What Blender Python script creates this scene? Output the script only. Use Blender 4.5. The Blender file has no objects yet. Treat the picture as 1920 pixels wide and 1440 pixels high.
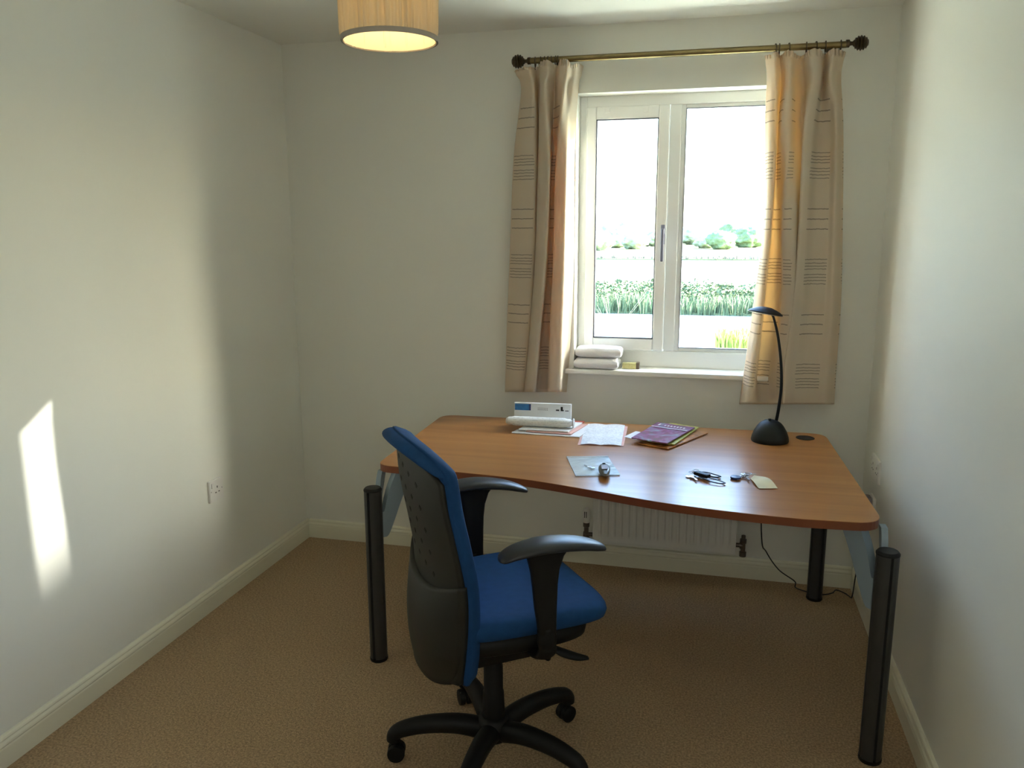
import bpy, bmesh, math, random
from mathutils import Vector, Matrix, noise
random.seed(7)
PI = math.pi
sc = bpy.context.scene
COL = sc.collection

# ------------------------------------------------------------------ camera
CP = Vector((1.9865, -3.5839, 1.562)); YAW, PIT, ROL, FPX = .2439, -.191, -.0038, 1509.73
F_ = Vector((-math.sin(YAW)*math.cos(PIT), math.cos(YAW)*math.cos(PIT), math.sin(PIT)))
R_ = Vector((math.cos(YAW), math.sin(YAW), 0)); U_ = R_.cross(F_)
R2 = math.cos(ROL)*R_ + math.sin(ROL)*U_; U2 = -math.sin(ROL)*R_ + math.cos(ROL)*U_
cam = bpy.data.cameras.new('camera'); co = bpy.data.objects.new('camera', cam); COL.objects.link(co)
m3 = Matrix((R2, U2, -F_)).transposed(); m4 = m3.to_4x4(); m4.translation = CP; co.matrix_world = m4
cam.sensor_width = 36; cam.lens = FPX*36/1920; cam.clip_start = .02; cam.clip_end = 2000
sc.camera = co

def at(u, v, ax, val):
    """point seen at photo pixel (u,v) on the plane axis=val"""
    d = F_ + R2*((u-960)/FPX) - U2*((v-720)/FPX)
    return CP + d*((val-CP[ax])/d[ax])

# ------------------------------------------------------------------ sky, sun, flash, exposure
w = bpy.data.worlds.new('world'); sc.world = w; w.use_nodes = True
nt = w.node_tree; nt.nodes.clear()
sky = nt.nodes.new('ShaderNodeTexSky'); sky.sky_type = 'NISHITA'; sky.sun_disc = False
sky.sun_elevation = math.radians(24); sky.sun_rotation = math.radians(74); sky.dust_density = 3.0; sky.air_density = 1.2
bg = nt.nodes.new('ShaderNodeBackground'); bg.inputs['Strength'].default_value = 1.0
wo = nt.nodes.new('ShaderNodeOutputWorld')
def wm(op, *ins):
    x = nt.nodes.new('ShaderNodeMath'); x.operation = op
    for i, v in enumerate(ins):
        if isinstance(v, (int, float)): x.inputs[i].default_value = v
        else: nt.links.new(v, x.inputs[i])
    return x.outputs[0]
SKY_K, GLOW_K, GLOW_AZ = 3.0, 5.2, math.radians(30)
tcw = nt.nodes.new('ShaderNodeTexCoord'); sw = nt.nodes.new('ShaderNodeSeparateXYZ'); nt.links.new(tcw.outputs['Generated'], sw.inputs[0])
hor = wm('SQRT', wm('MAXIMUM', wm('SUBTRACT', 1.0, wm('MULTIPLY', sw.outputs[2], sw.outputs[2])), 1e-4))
ca = wm('DIVIDE', wm('ADD', wm('MULTIPLY', sw.outputs[0], math.cos(GLOW_AZ)), wm('MULTIPLY', sw.outputs[1], math.sin(GLOW_AZ))), hor)
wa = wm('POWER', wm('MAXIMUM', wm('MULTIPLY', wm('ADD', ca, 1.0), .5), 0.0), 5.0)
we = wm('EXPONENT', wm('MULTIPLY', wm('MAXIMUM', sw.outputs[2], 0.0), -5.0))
sky_glow = wm('MULTIPLY', wm('MULTIPLY', wa, we), GLOW_K)          # glow added low on the sunward sky to brighten the left wall
sk = nt.nodes.new('ShaderNodeVectorMath'); sk.operation = 'SCALE'; sk.inputs['Scale'].default_value = SKY_K; tn = nt.nodes.new('ShaderNodeVectorMath'); tn.operation = 'MULTIPLY'; tn.inputs[1].default_value = (.82, .97, 1.16)
nt.links.new(sky.outputs[0], tn.inputs[0]); nt.links.new(tn.outputs[0], sk.inputs[0])
hc_ = nt.nodes.new('ShaderNodeVectorMath'); hc_.operation = 'SCALE'; hc_.inputs[0].default_value = (1.0, .97, .86); nt.links.new(sky_glow, hc_.inputs['Scale'])
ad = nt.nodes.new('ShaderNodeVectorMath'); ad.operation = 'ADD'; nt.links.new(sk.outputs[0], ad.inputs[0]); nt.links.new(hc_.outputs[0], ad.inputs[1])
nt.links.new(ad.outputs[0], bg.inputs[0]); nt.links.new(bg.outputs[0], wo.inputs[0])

def light(name, kind, loc, energy, color=(1, 1, 1), **k):
    l = bpy.data.lights.new(name, kind); l.energy = energy; l.color = color
    for a, b in k.items(): setattr(l, a, b)
    o = bpy.data.objects.new(name, l); COL.objects.link(o); o.location = loc
    return o
def sdir(az, el): az, el = math.radians(az), math.radians(el); return Vector((math.cos(az)*math.cos(el), math.sin(az)*math.cos(el), math.sin(el)))
sd = sdir(8, 26)      # azimuth from +x: the sun skims along the window wall from the right and lights the reveal and sill
sun = light('sun', 'SUN', (20, 20, 20), 80, (1, .97, .91), angle=math.radians(.53))
sun.rotation_euler = sd.to_track_quat('Z', 'Y').to_euler()
# added spotlight standing in for reflected sun: a narrow beam through the left light onto the left wall
gd = sdir(46.0, 22.7)
patch_spot = light('sun_patch_spot', 'SPOT', Vector((1.57, .1, 2.12))+gd*22, 60000, (1, .95, .86), shadow_soft_size=.10, spot_blend=.12)
patch_spot.data.spot_size = 2*math.atan(.53/22); patch_spot.rotation_euler = gd.to_track_quat('Z', 'Y').to_euler()
flash = light('camera_flash', 'POINT', CP + R2*.05 + U2*.02, 8.0, (1, .97, .92), shadow_soft_size=.012)
pt = light('window_portal', 'AREA', (1.81, .205, 1.53), 1, shape='RECTANGLE', size=.95, size_y=1.3)
pt.rotation_euler = (math.radians(-90), 0, 0); pt.data.cycles.is_portal = True
sc.view_settings.view_transform = 'Standard'; sc.view_settings.look = 'None'
sc.view_settings.gamma = 1; sc.view_settings.exposure = 0.12; sc.view_settings.use_curve_mapping = False
sc.cycles.max_bounces = 10; sc.cycles.diffuse_bounces = 7; sc.cycles.sample_clamp_indirect = 0
sc.cycles.transparent_max_bounces = 12

# ------------------------------------------------------------------ materials
def srgb(r, g, b):
    f = lambda c: (c/255/12.92 if c/255 <= .04045 else ((c/255+.055)/1.055)**2.4)
    return (f(r), f(g), f(b), 1)
def mat(name, col, rough=.6, metal=0, spec=.5, bump=None, vary=None, **k):
    m = bpy.data.materials.new(name); m.use_nodes = True; n = m.node_tree; b = n.nodes['Principled BSDF']
    col = tuple(col) + ((1,) if len(col) == 3 else ())
    b.inputs['Base Color'].default_value = col; b.inputs['Roughness'].default_value = rough
    b.inputs['Metallic'].default_value = metal; b.inputs['Specular IOR Level'].default_value = spec
    for a, v in k.items(): b.inputs[a].default_value = v
    tc = n.nodes.new('ShaderNodeTexCoord')
    if bump:
        sc_, st, dist = bump
        t = n.nodes.new('ShaderNodeTexNoise'); t.inputs['Scale'].default_value = sc_; t.inputs['Detail'].default_value = 4
        bp = n.nodes.new('ShaderNodeBump'); bp.inputs['Strength'].default_value = st; bp.inputs['Distance'].default_value = dist
        n.links.new(tc.outputs['Object'], t.inputs['Vector']); n.links.new(t.outputs['Fac'], bp.inputs['Height']); n.links.new(bp.outputs[0], b.inputs['Normal'])
    if vary:
        sc_, amt = vary
        t = n.nodes.new('ShaderNodeTexNoise'); t.inputs['Scale'].default_value = sc_; t.inputs['Detail'].default_value = 5
        r = n.nodes.new('ShaderNodeValToRGB')
        r.color_ramp.elements[0].position = .3; r.color_ramp.elements[1].position = .7
        r.color_ramp.elements[0].color = tuple(c*(1-amt) for c in col[:3])+(1,); r.color_ramp.elements[1].color = tuple(min(1, c*(1+amt)) for c in col[:3])+(1,)
        n.links.new(tc.outputs['Object'], t.inputs['Vector']); n.links.new(t.outputs['Fac'], r.inputs[0]); n.links.new(r.outputs[0], b.inputs['Base Color'])
    return m
M_wall = mat('painted_plaster', (.785, .78, .72), .55, spec=.3, bump=(60, .06, .004), vary=(1.5, .012))
M_ceil = mat('ceiling_paint', (.79, .785, .735), .8, spec=.2, bump=(50, .06, .004))
M_trim = mat('gloss_trim_paint', (.76, .74, .60), .3, vary=(3, .02))
M_sill = mat('sill_paint', (.88, .87, .82), .35, vary=(4, .015))
M_upvc = mat('white_upvc', (.92, .92, .90), .3, vary=(3, .01))
M_gasket = mat('dark_gasket', (.12, .13, .16), .6, vary=(30, .1))
M_carpet = mat('beige_carpet', (.47, .335, .20), .95, spec=.1, bump=(260, 1.0, .007), vary=(150, .38))
M_plastic = mat('white_plastic', (.78, .76, .73), .35, vary=(12, .02))
M_hole = mat('dark_hole', (.015, .013, .012), .8, vary=(30, .1))
M_black = mat('black_plastic', (.006, .006, .0055), .55, spec=.3, bump=(600, .1, .001), vary=(20, .1))
M_shell = mat('textured_black_shell', (.015, .015, .011), .5, spec=.4, bump=(500, .15, .001), vary=(15, .08))
M_padm = mat('soft_black_armpad', (.018, .021, .026), .38, bump=(500, .15, .001), vary=(15, .08))
M_blue = mat('blue_upholstery', (.0085, .056, .175), .8, spec=.25, bump=(900, .5, .0015), vary=(40, .08))
M_legmetal = mat('dark_anodised_leg', (.065, .065, .062), .42, metal=.55, vary=(8, .05))
M_bracket = mat('silver_blue_bracket', (.27, .34, .39), .45, metal=.15, vary=(8, .03))
M_brass = mat('antique_brass', (.25, .19, .085), .32, metal=.9, vary=(25, .15))
M_dbrass = mat('dark_bronze', (.10, .075, .045), .4, metal=.8, vary=(25, .2))
M_chrome = mat('chrome', (.55, .57, .60), .18, metal=1, vary=(20, .05))
M_valve = mat('tarnished_valve', (.16, .135, .11), .35, metal=.7, vary=(40, .2))
M_handle = mat('steel_blue_handle', (.26, .27, .36), .3, metal=.5, vary=(20, .05))
M_rad = mat('radiator_enamel', (.74, .74, .71), .35, vary=(5, .02))
M_lampblk = mat('matt_black_lamp', (.008, .009, .0085), .5, spec=.3, vary=(15, .1))
M_paper = mat('white_paper', (.78, .79, .80), .7, vary=(30, .03))
M_paperw = mat('cream_paper', (.72, .64, .40), .7, vary=(25, .06))
M_red = mat('red_paper', (.58, .13, .09), .6, vary=(25, .05))
M_pink = mat('pink_edged_paper', (.72, .42, .36), .7, vary=(25, .05))
M_towel = mat('white_towel', (.82, .81, .83), .95, spec=.1, bump=(350, .8, .004), vary=(12, .03))
M_yellow = mat('yellow_pack', (.70, .60, .22), .6, vary=(40, .1))
M_brown = mat('brown_pack_end', (.16, .11, .07), .6, vary=(40, .1))
M_phone = mat('grey_device', (.13, .14, .13), .3, vary=(20, .1))
M_cable = mat('black_cable', (.012, .012, .012), .5, vary=(20, .1))
M_grey = mat('grey_plug', (.24, .21, .23), .5, vary=(20, .05))
M_navy = mat('navy_tag', (.03, .05, .16), .4, vary=(20, .1))
M_brick = mat('outside_brick', (.36, .20, .13), .9, bump=(20, .4, .01), vary=(9, .25))
M_grass = mat('meadow_grass', (.13, .15, .075), .95, spec=.1, vary=(.12, .25))
M_reed = mat('reeds_green', (.095, .13, .07), .9, spec=.1, vary=(.8, .45))
M_leaf = mat('tree_leaves', (.16, .21, .11), .9, spec=.1, bump=(1.5, 1, .3), vary=(.7, .35))
M_trunk = mat('tree_bark', (.16, .13, .10), .9, bump=(9, .6, .03), vary=(3, .2))
M_twig = mat('pale_twigs', (.20, .19, .15), .9, vary=(3, .2))
M_water = mat('river_water', (.30, .34, .33), .06, spec=1.0, bump=(1.2, .05, .03), vary=(.1, .1))

def wood_mat(name, c1, c2, c3, rough):
    m = bpy.data.materials.new(name); m.use_nodes = True; n = m.node_tree; b = n.nodes['Principled BSDF']
    tc = n.nodes.new('ShaderNodeTexCoord'); mp = n.nodes.new('ShaderNodeMapping'); mp.inputs['Scale'].default_value = (.55, 14, 14)
    t = n.nodes.new('ShaderNodeTexNoise'); t.inputs['Scale'].default_value = 1.6; t.inputs['Detail'].default_value = 6; t.inputs['Distortion'].default_value = .35
    r = n.nodes.new('ShaderNodeValToRGB'); e = r.color_ramp.elements
    e[0].position = .3; e[0].color = c1; e[1].position = .68; e[1].color = c3; x = e.new(.5); x.color = c2
    mp2 = n.nodes.new('ShaderNodeMapping'); mp2.inputs['Scale'].default_value = (3, 160, 160)
    t2 = n.nodes.new('ShaderNodeTexNoise'); t2.inputs['Scale'].default_value = 2; t2.inputs['Detail'].default_value = 2
    mx = n.nodes.new('ShaderNodeMixRGB'); mx.blend_type = 'MULTIPLY'; mx.inputs[0].default_value = .12
    L = n.links.new
    L(tc.outputs['Object'], mp.inputs[0]); L(mp.outputs[0], t.inputs[0]); L(t.outputs['Fac'], r.inputs[0])
    L(tc.outputs['Object'], mp2.inputs[0]); L(mp2.outputs[0], t2.inputs[0]); L(r.outputs[0], mx.inputs[1]); L(t2.outputs['Fac'], mx.inputs[2]); L(mx.outputs[0], b.inputs['Base Color'])
    b.inputs['Roughness'].default_value = rough; b.inputs['Specular IOR Level'].default_value = .8
    return m
M_wood = wood_mat('cherry_laminate', (.33, .125, .028, 1), (.385, .155, .038, 1), (.44, .19, .05, 1), .30)
M_edge = mat('cherry_edging', (.20, .055, .018), .35, vary=(10, .08))

def math_node(n, op, a, b=None, c=None):
    x = n.nodes.new('ShaderNodeMath'); x.operation = op
    for i, v in enumerate((a, b, c)):
        if v is None: continue
        if isinstance(v, (int, float)): x.inputs[i].default_value = v
        else: n.links.new(v, x.inputs[i])
    return x.outputs[0]

def glass_mat():
    m = bpy.data.materials.new('window_glass'); m.use_nodes = True; n = m.node_tree; n.nodes.clear()
    o = n.nodes.new('ShaderNodeOutputMaterial'); mx = n.nodes.new('ShaderNodeMixShader'); tr = n.nodes.new('ShaderNodeBsdfTransparent')
    tr.inputs[0].default_value = (.97, .99, .98, 1); g = n.nodes.new('ShaderNodeBsdfGlossy'); g.inputs['Roughness'].default_value = .01
    lw = n.nodes.new('ShaderNodeLayerWeight'); lw.inputs[0].default_value = .5
    fr = math_node(n, 'ADD', math_node(n, 'MULTIPLY', math_node(n, 'POWER', lw.outputs['Facing'], 5.0), .9), .035)
    n.links.new(fr, mx.inputs[0]); n.links.new(tr.outputs[0], mx.inputs[1]); n.links.new(g.outputs[0], mx.inputs[2]); n.links.new(mx.outputs[0], o.inputs[0])
    return m
M_glass = glass_mat()

def bag_mat():
    m = bpy.data.materials.new('clear_plastic_bag'); m.use_nodes = True; n = m.node_tree; n.nodes.clear()
    o = n.nodes.new('ShaderNodeOutputMaterial'); mx = n.nodes.new('ShaderNodeMixShader'); tr = n.nodes.new('ShaderNodeBsdfTransparent')
    pb = n.nodes.new('ShaderNodeBsdfPrincipled'); pb.inputs['Base Color'].default_value = (.75, .85, .88, 1); pb.inputs['Roughness'].default_value = .22
    t = n.nodes.new('ShaderNodeTexNoise'); t.inputs['Scale'].default_value = 22; bp = n.nodes.new('ShaderNodeBump'); bp.inputs['Strength'].default_value = .5; bp.inputs['Distance'].default_value = .01
    mx.inputs[0].default_value = .55; tr.inputs[0].default_value = (.97, .99, 1, 1)
    tc = n.nodes.new('ShaderNodeTexCoord'); n.links.new(tc.outputs['Object'], t.inputs[0])
    n.links.new(t.outputs['Fac'], bp.inputs['Height']); n.links.new(bp.outputs[0], pb.inputs['Normal'])
    n.links.new(tr.outputs[0], mx.inputs[1]); n.links.new(pb.outputs[0], mx.inputs[2]); n.links.new(mx.outputs[0], o.inputs[0])
    return m
M_bag = bag_mat()

def curtain_mat(name, u_cols, v3, v8):
    """cream woven cloth with embroidered brown dashes: u_cols = list of (centre, halfwidth) in cloth u (m); v3 / v8 = heights of 3-line and 8-line groups"""
    m = bpy.data.materials.new(name); m.use_nodes = True; n = m.node_tree; n.nodes.clear()
    out = n.nodes.new('ShaderNodeOutputMaterial')
    uv = n.nodes.new('ShaderNodeUVMap'); uv.uv_map = 'UVMap'; sep = n.nodes.new('ShaderNodeSeparateXYZ'); n.links.new(uv.outputs[0], sep.inputs[0])
    U, V = sep.outputs[0], sep.outputs[1]
    wob = n.nodes.new('ShaderNodeTexNoise'); wob.inputs['Scale'].default_value = 35; n.links.new(uv.outputs[0], wob.inputs[0])
    wv = math_node(n, 'MULTIPLY', math_node(n, 'SUBTRACT', wob.outputs['Fac'], .5), .006)
    V = math_node(n, 'ADD', V, wv); Uw = math_node(n, 'ADD', U, math_node(n, 'MULTIPLY', math_node(n, 'SUBTRACT', wob.outputs['Fac'], .5), .03))
    colm = None
    for c, h in u_cols:
        x = math_node(n, 'LESS_THAN', math_node(n, 'ABSOLUTE', math_node(n, 'SUBTRACT', Uw, c)), h)
        colm = x if colm is None else math_node(n, 'MAXIMUM', colm, x)
    rows = None
    lines = [(z+d, .0022) for z in v3 for d in (-.040, 0, .040)] + [(z+d, .0017) for z in v8 for d in (-.050, -.037, -.024, -.012, .010, .022, .034, .049)]
    for z, h in lines:
        x = math_node(n, 'LESS_THAN', math_node(n, 'ABSOLUTE', math_node(n, 'SUBTRACT', V, z)), h)
        rows = x if rows is None else math_node(n, 'MAXIMUM', rows, x)
    mask = math_node(n, 'MULTIPLY', math_node(n, 'MULTIPLY', colm, rows), .55)
    mix = n.nodes.new('ShaderNodeMixRGB'); mix.inputs[1].default_value = (.74, .69, .58, 1); mix.inputs[2].default_value = (.13, .075, .04, 1); n.links.new(mask, mix.inputs[0])
    mixt = n.nodes.new('ShaderNodeMixRGB'); mixt.inputs[1].default_value = (.96, .67, .35, 1); mixt.inputs[2].default_value = (.10, .05, .02, 1); n.links.new(mask, mixt.inputs[0])
    wx = n.nodes.new('ShaderNodeTexNoise'); wx.inputs['Scale'].default_value = 420
    tc = n.nodes.new('ShaderNodeTexCoord'); n.links.new(tc.outputs['Object'], wx.inputs[0])
    bp = n.nodes.new('ShaderNodeBump'); bp.inputs['Strength'].default_value = .4; bp.inputs['Distance'].default_value = .002; n.links.new(wx.outputs['Fac'], bp.inputs['Height'])
    d = n.nodes.new('ShaderNodeBsdfDiffuse'); t = n.nodes.new('ShaderNodeBsdfTranslucent'); ms = n.nodes.new('ShaderNodeMixShader'); ms.inputs[0].default_value = .36
    n.links.new(mix.outputs[0], d.inputs[0]); n.links.new(mixt.outputs[0], t.inputs[0]); n.links.new(bp.outputs[0], d.inputs['Normal'])
    n.links.new(d.outputs[0], ms.inputs[1]); n.links.new(t.outputs[0], ms.inputs[2]); n.links.new(ms.outputs[0], out.inputs[0])
    return m

def shade_mat():
    m = bpy.data.materials.new('pleated_shade_fabric'); m.use_nodes = True; n = m.node_tree; n.nodes.clear()
    out = n.nodes.new('ShaderNodeOutputMaterial'); d = n.nodes.new('ShaderNodeBsdfDiffuse'); t = n.nodes.new('ShaderNodeBsdfTranslucent'); ms = n.nodes.new('ShaderNodeMixShader')
    d.inputs[0].default_value = (.78, .70, .54, 1); t.inputs[0].default_value = (.78, .66, .42, 1); ms.inputs[0].default_value = .30
    tx = n.nodes.new('ShaderNodeTexNoise'); tx.inputs['Scale'].default_value = 300; bp = n.nodes.new('ShaderNodeBump'); bp.inputs['Strength'].default_value = .2; bp.inputs['Distance'].default_value = .001
    n.links.new(tx.outputs['Fac'], bp.inputs['Height']); n.links.new(bp.outputs[0], d.inputs['Normal'])
    n.links.new(d.outputs[0], ms.inputs[1]); n.links.new(t.outputs[0], ms.inputs[2]); n.links.new(ms.outputs[0], out.inputs[0])
    return m
M_shade = shade_mat()

# ------------------------------------------------------------------ mesh helpers
ORG = {}
def obj(name, bm, m, parent=None, smooth=False, angle=None):
    """link a bmesh given in WORLD coordinates (parent's origin subtracted)"""
    if parent is not None:
        bm.transform(ORG[parent.name].inverted())
    bmesh.ops.recalc_face_normals(bm, faces=bm.faces[:])
    me = bpy.data.meshes.new(name); bm.to_mesh(me); bm.free()
    for p_ in me.polygons: p_.use_smooth = smooth
    o = bpy.data.objects.new(name, me); COL.objects.link(o)
    mats = m if isinstance(m, (list, tuple)) else [m]
    for x in mats: me.materials.append(x)
    if smooth and angle is not None: me.set_sharp_from_angle(angle=math.radians(angle))
    if parent is not None: o.parent = parent; ORG[o.name] = ORG[parent.name].copy() 
    else: ORG[o.name] = Matrix.Identity(4)
    if parent is not None and parent.type == 'MESH': pass
    return o
def thing(name, label, cat, loc=(0, 0, 0), rz=0, group=None):
    o = bpy.data.objects.new(name, None); COL.objects.link(o); o.location = loc; o.rotation_euler = (0, 0, rz); o.empty_display_size = .05
    o['label'] = label; o['category'] = cat
    if group: o['group'] = group
    ORG[o.name] = Matrix.Translation(loc) @ Matrix.Rotation(rz, 4, 'Z')
    return o
def tag(o, label, cat, group=None, kind=None):
    if label: o['label'] = label
    if cat: o['category'] = cat
    if group: o['group'] = group
    if kind: o['kind'] = kind
    return o
def settle(o):
    """move a top-level mesh's origin to its base centre"""
    me = o.data; xs = [v.co for v in me.vertices]
    c = Vector(((min(v.x for v in xs)+max(v.x for v in xs))/2, (min(v.y for v in xs)+max(v.y for v in xs))/2, min(v.z for v in xs)))
    me.transform(Matrix.Translation(-c)); o.location = c
    ORG[o.name] = Matrix.Translation(c)
    return o
def struct(name, bm, m, parent=None, smooth=False):
    o = obj(name, bm, m, parent, smooth)
    if parent is None: o['kind'] = 'structure'
    return o
def B(): return bmesh.new()
def box(bm, x0, x1, y0, y1, z0, z1, mx=None, bev=0, mi=0):
    r = bmesh.ops.create_cube(bm, size=1); vs = r['verts']
    for v in vs: v.co = Vector(((x0+x1)/2+v.co.x*(x1-x0), (y0+y1)/2+v.co.y*(y1-y0), (z0+z1)/2+v.co.z*(z1-z0)))
    fs = {f for v in vs for f in v.link_faces}
    if bev:
        es = list({e for v in vs for e in v.link_edges})
        r2 = bmesh.ops.bevel(bm, geom=es, offset=bev, segments=2, affect='EDGES', profile=.6)
        vs = list({v for f in r2['faces'] for v in f.verts} | {v for v in vs if v.is_valid}); fs = {f for v in vs for f in v.link_faces}
    for f in fs: f.material_index = mi
    if mx is not None: bmesh.ops.transform(bm, matrix=mx, verts=vs)
    return vs
def lathe(bm, prof, c, n=32, axis='z', mx=None, mi=0, cap=True):
    rings = []
    for r, h in prof:
        ring = []
        for i in range(n):
            a = 2*PI*i/n
            if axis == 'z': p_ = Vector((r*math.cos(a), r*math.sin(a), h))
            elif axis == 'x': p_ = Vector((h, r*math.cos(a), r*math.sin(a)))
            else: p_ = Vector((r*math.cos(a), h, r*math.sin(a)))
            if mx is not None: p_ = mx @ p_
            ring.append(bm.verts.new(p_+Vector(c)))
        rings.append(ring)
    for a, b in zip(rings, rings[1:]):
        for i in range(n):
            f = bm.faces.new((a[i], a[(i+1) % n], b[(i+1) % n], b[i])); f.material_index = mi
    if cap:
        for ring in (rings[0], rings[-1]):
            f = bm.faces.new(ring); f.material_index = mi
    return rings
def crom(pts, n=8):
    P_ = [Vector(p_) for p_ in pts]; P_ = [2*P_[0]-P_[1]]+P_+[2*P_[-1]-P_[-2]]; out = []
    for i in range(1, len(P_)-2):
        a, b, c, d = P_[i-1:i+3]
        for k in range(n):
            t = k/n; out.append(.5*((2*b)+(-a+c)*t+(2*a-5*b+4*c-d)*t*t+(-a+3*b-3*c+d)*t**3))
    out.append(P_[-2]); return out
def tube(bm, pts, r, n=10, cap=True, flat=None, mi=0):
    """sweep; r number or list; flat=(wide,thick) scale of the section; up reference z"""
    rings = []; N = len(pts); prev = None
    for i, p_ in enumerate(pts):
        p_ = Vector(p_); t = (Vector(pts[min(i+1, N-1)])-Vector(pts[max(i-1, 0)])).normalized()
        if prev is None:
            ref = Vector((0, 0, 1)) if abs(t.z) < .9 else Vector((1, 0, 0)); s = t.cross(ref).normalized()
        else: s = (prev - t*prev.dot(t)).normalized()
        prev = s; u = s.cross(t); rr = r[i] if isinstance(r, (list, tuple)) else r
        fx, fy = flat if flat else (1, 1)
        rings.append([bm.verts.new(p_+s*rr*fx*math.cos(2*PI*k/n)+u*rr*fy*math.sin(2*PI*k/n)) for k in range(n)])
    for a, b in zip(rings, rings[1:]):
        for k in range(n): bm.faces.new((a[k], a[(k+1) % n], b[(k+1) % n], b[k])).material_index = mi
    if cap: bm.faces.new(rings[0]).material_index = mi; bm.faces.new(rings[-1]).material_index = mi
    return rings
def prism(bm, poly, z0, z1, mi=0, mside=None):
    a = [bm.verts.new((x, y, z0)) for x, y in poly]; b = [bm.verts.new((x, y, z1)) for x, y in poly]; n = len(poly)
    bm.faces.new(a).material_index = mi; bm.faces.new(b).material_index = mi
    for i in range(n): bm.faces.new((a[i], a[(i+1) % n], b[(i+1) % n], b[i])).material_index = mi if mside is None else mside
    return a, b
def grid(bm, f, nu, nv, uvf=None, closeu=False):
    vs = [[bm.verts.new(f(i/(nu-1) if not closeu else i/nu, j/(nv-1))) for j in range(nv)] for i in range(nu)]
    lay = bm.loops.layers.uv.new('UVMap') if uvf else None
    fs = []
    for i in range(nu if closeu else nu-1):
        for j in range(nv-1):
            i2 = (i+1) % nu; q = ((i, j), (i2, j), (i2, j+1), (i, j+1))
            fc = bm.faces.new([vs[a][b] for a, b in q]); fs.append(fc)
            if uvf:
                for lp, (a, b) in zip(fc.loops, q): lp[lay].uv = uvf(a/(nu-1), b/(nv-1))
    return vs
def sheet(bm, quad, z, th=.0006, wav=0, nu=10, nv=10, seed=0, mi=0):
    """paper-like slab from four corners (x,y), slightly wavy, with real thickness"""
    q = [Vector((x, y, 0)) for x, y in quad]
    def f(k):
        def g(u, v):
            p_ = q[0].lerp(q[1], u).lerp(q[3].lerp(q[2], u), v); e = wav*(.5+.5*noise.noise(Vector((u*3+seed, v*3, seed)))+.6*abs(u-.5)*abs(v-.5))
            return Vector((p_.x, p_.y, z+k*th+max(0, e)))
        return g
    a = grid(bm, f(0), nu, nv); b = grid(bm, f(1), nu, nv)
    ed = [(i, 0) for i in range(nu)]+[(nu-1, j) for j in range(1, nv)]+[(i, nv-1) for i in range(nu-2, -1, -1)]+[(0, j) for j in range(nv-2, 0, -1)]
    for k in range(len(ed)):
        (i, j), (i2, j2) = ed[k], ed[(k+1) % len(ed)]; bm.faces.new((a[i][j], a[i2][j2], b[i2][j2], b[i][j]))
    for fc in bm.faces: fc.material_index = mi if fc.material_index == 0 else fc.material_index

# ------------------------------------------------------------------ room shell
W, H, DEP, TW = 2.6475, 2.4, 4.15, .172
WX0, WX1, WZ0, WZ1 = 1.385, 2.235, .935, 2.128
bm = B(); box(bm, -.12, W+.12, -DEP-.12, TW, -.12, 0); struct('floor', bm, M_carpet)
bm = B(); box(bm, -.12, W+.12, -DEP-.12, TW, H, H+.12); struct('ceiling', bm, M_ceil)
bm = B(); box(bm, -.12, 0, -DEP-.12, TW, 0, H); struct('wall_left', bm, M_wall)
bm = B(); box(bm, W, W+.12, -DEP-.12, TW, 0, H); struct('wall_right', bm, M_wall)
bm = B(); box(bm, 0, W, -DEP-.12, -DEP, 0, H); struct('wall_front', bm, M_wall)
bm = B()
xs = [0, WX0, WX1, W]; zs = [0, WZ0-.02, WZ1, H]
for i in range(3):
    for j in range(3):
        if (i, j) != (1, 1): box(bm, xs[i], xs[i+1], 0, TW, zs[j], zs[j+1])
bmesh.ops.remove_doubles(bm, verts=bm.verts[:], dist=1e-5)
import collections
cnt = collections.defaultdict(list)
for f in bm.faces: cnt[tuple(sorted(v.index for v in f.verts))].append(f)
bm.verts.index_update(); cnt.clear()
for f in bm.faces: cnt[tuple(sorted(v.index for v in f.verts))].append(f)
bmesh.ops.delete(bm, geom=[f for l in cnt.values() if len(l) > 1 for f in l], context='FACES_ONLY')
struct('wall_back', bm, M_wall)

def skirting(name, p0, p1, nrm):
    """torus-profile skirting board from p0 to p1, nrm points into the room"""
    prof = [(0, .096), (.006, .0955), (.0115, .092), (.014, .087), (.013, .083), (.0145, .080), (.0175, .075), (.0185, .070), (.0165, .065), (.0175, .062), (.018, .06), (.018, 0), (0, 0)]
    bm = B(); p0, p1, nrm = Vector(p0), Vector(p1), Vector(nrm); rings = []
    for p_ in (p0, p1): rings.append([bm.verts.new(p_+nrm*d+Vector((0, 0, z))) for d, z in prof])
    n = len(prof)
    for k in range(n): bm.faces.new((rings[0][k], rings[0][(k+1) % n], rings[1][(k+1) % n], rings[1][k]))
    bm.faces.new(rings[0]); bm.faces.new(rings[1]); struct(name, bm, M_trim)
skirting('baseboard_left', (0, -DEP, 0), (0, 0, 0), (1, 0, 0))
skirting('baseboard_back', (.0185, 0, 0), (W-.0185, 0, 0), (0, -1, 0))
skirting('baseboard_right', (W, 0, 0), (W, -DEP, 0), (-1, 0, 0))

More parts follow.
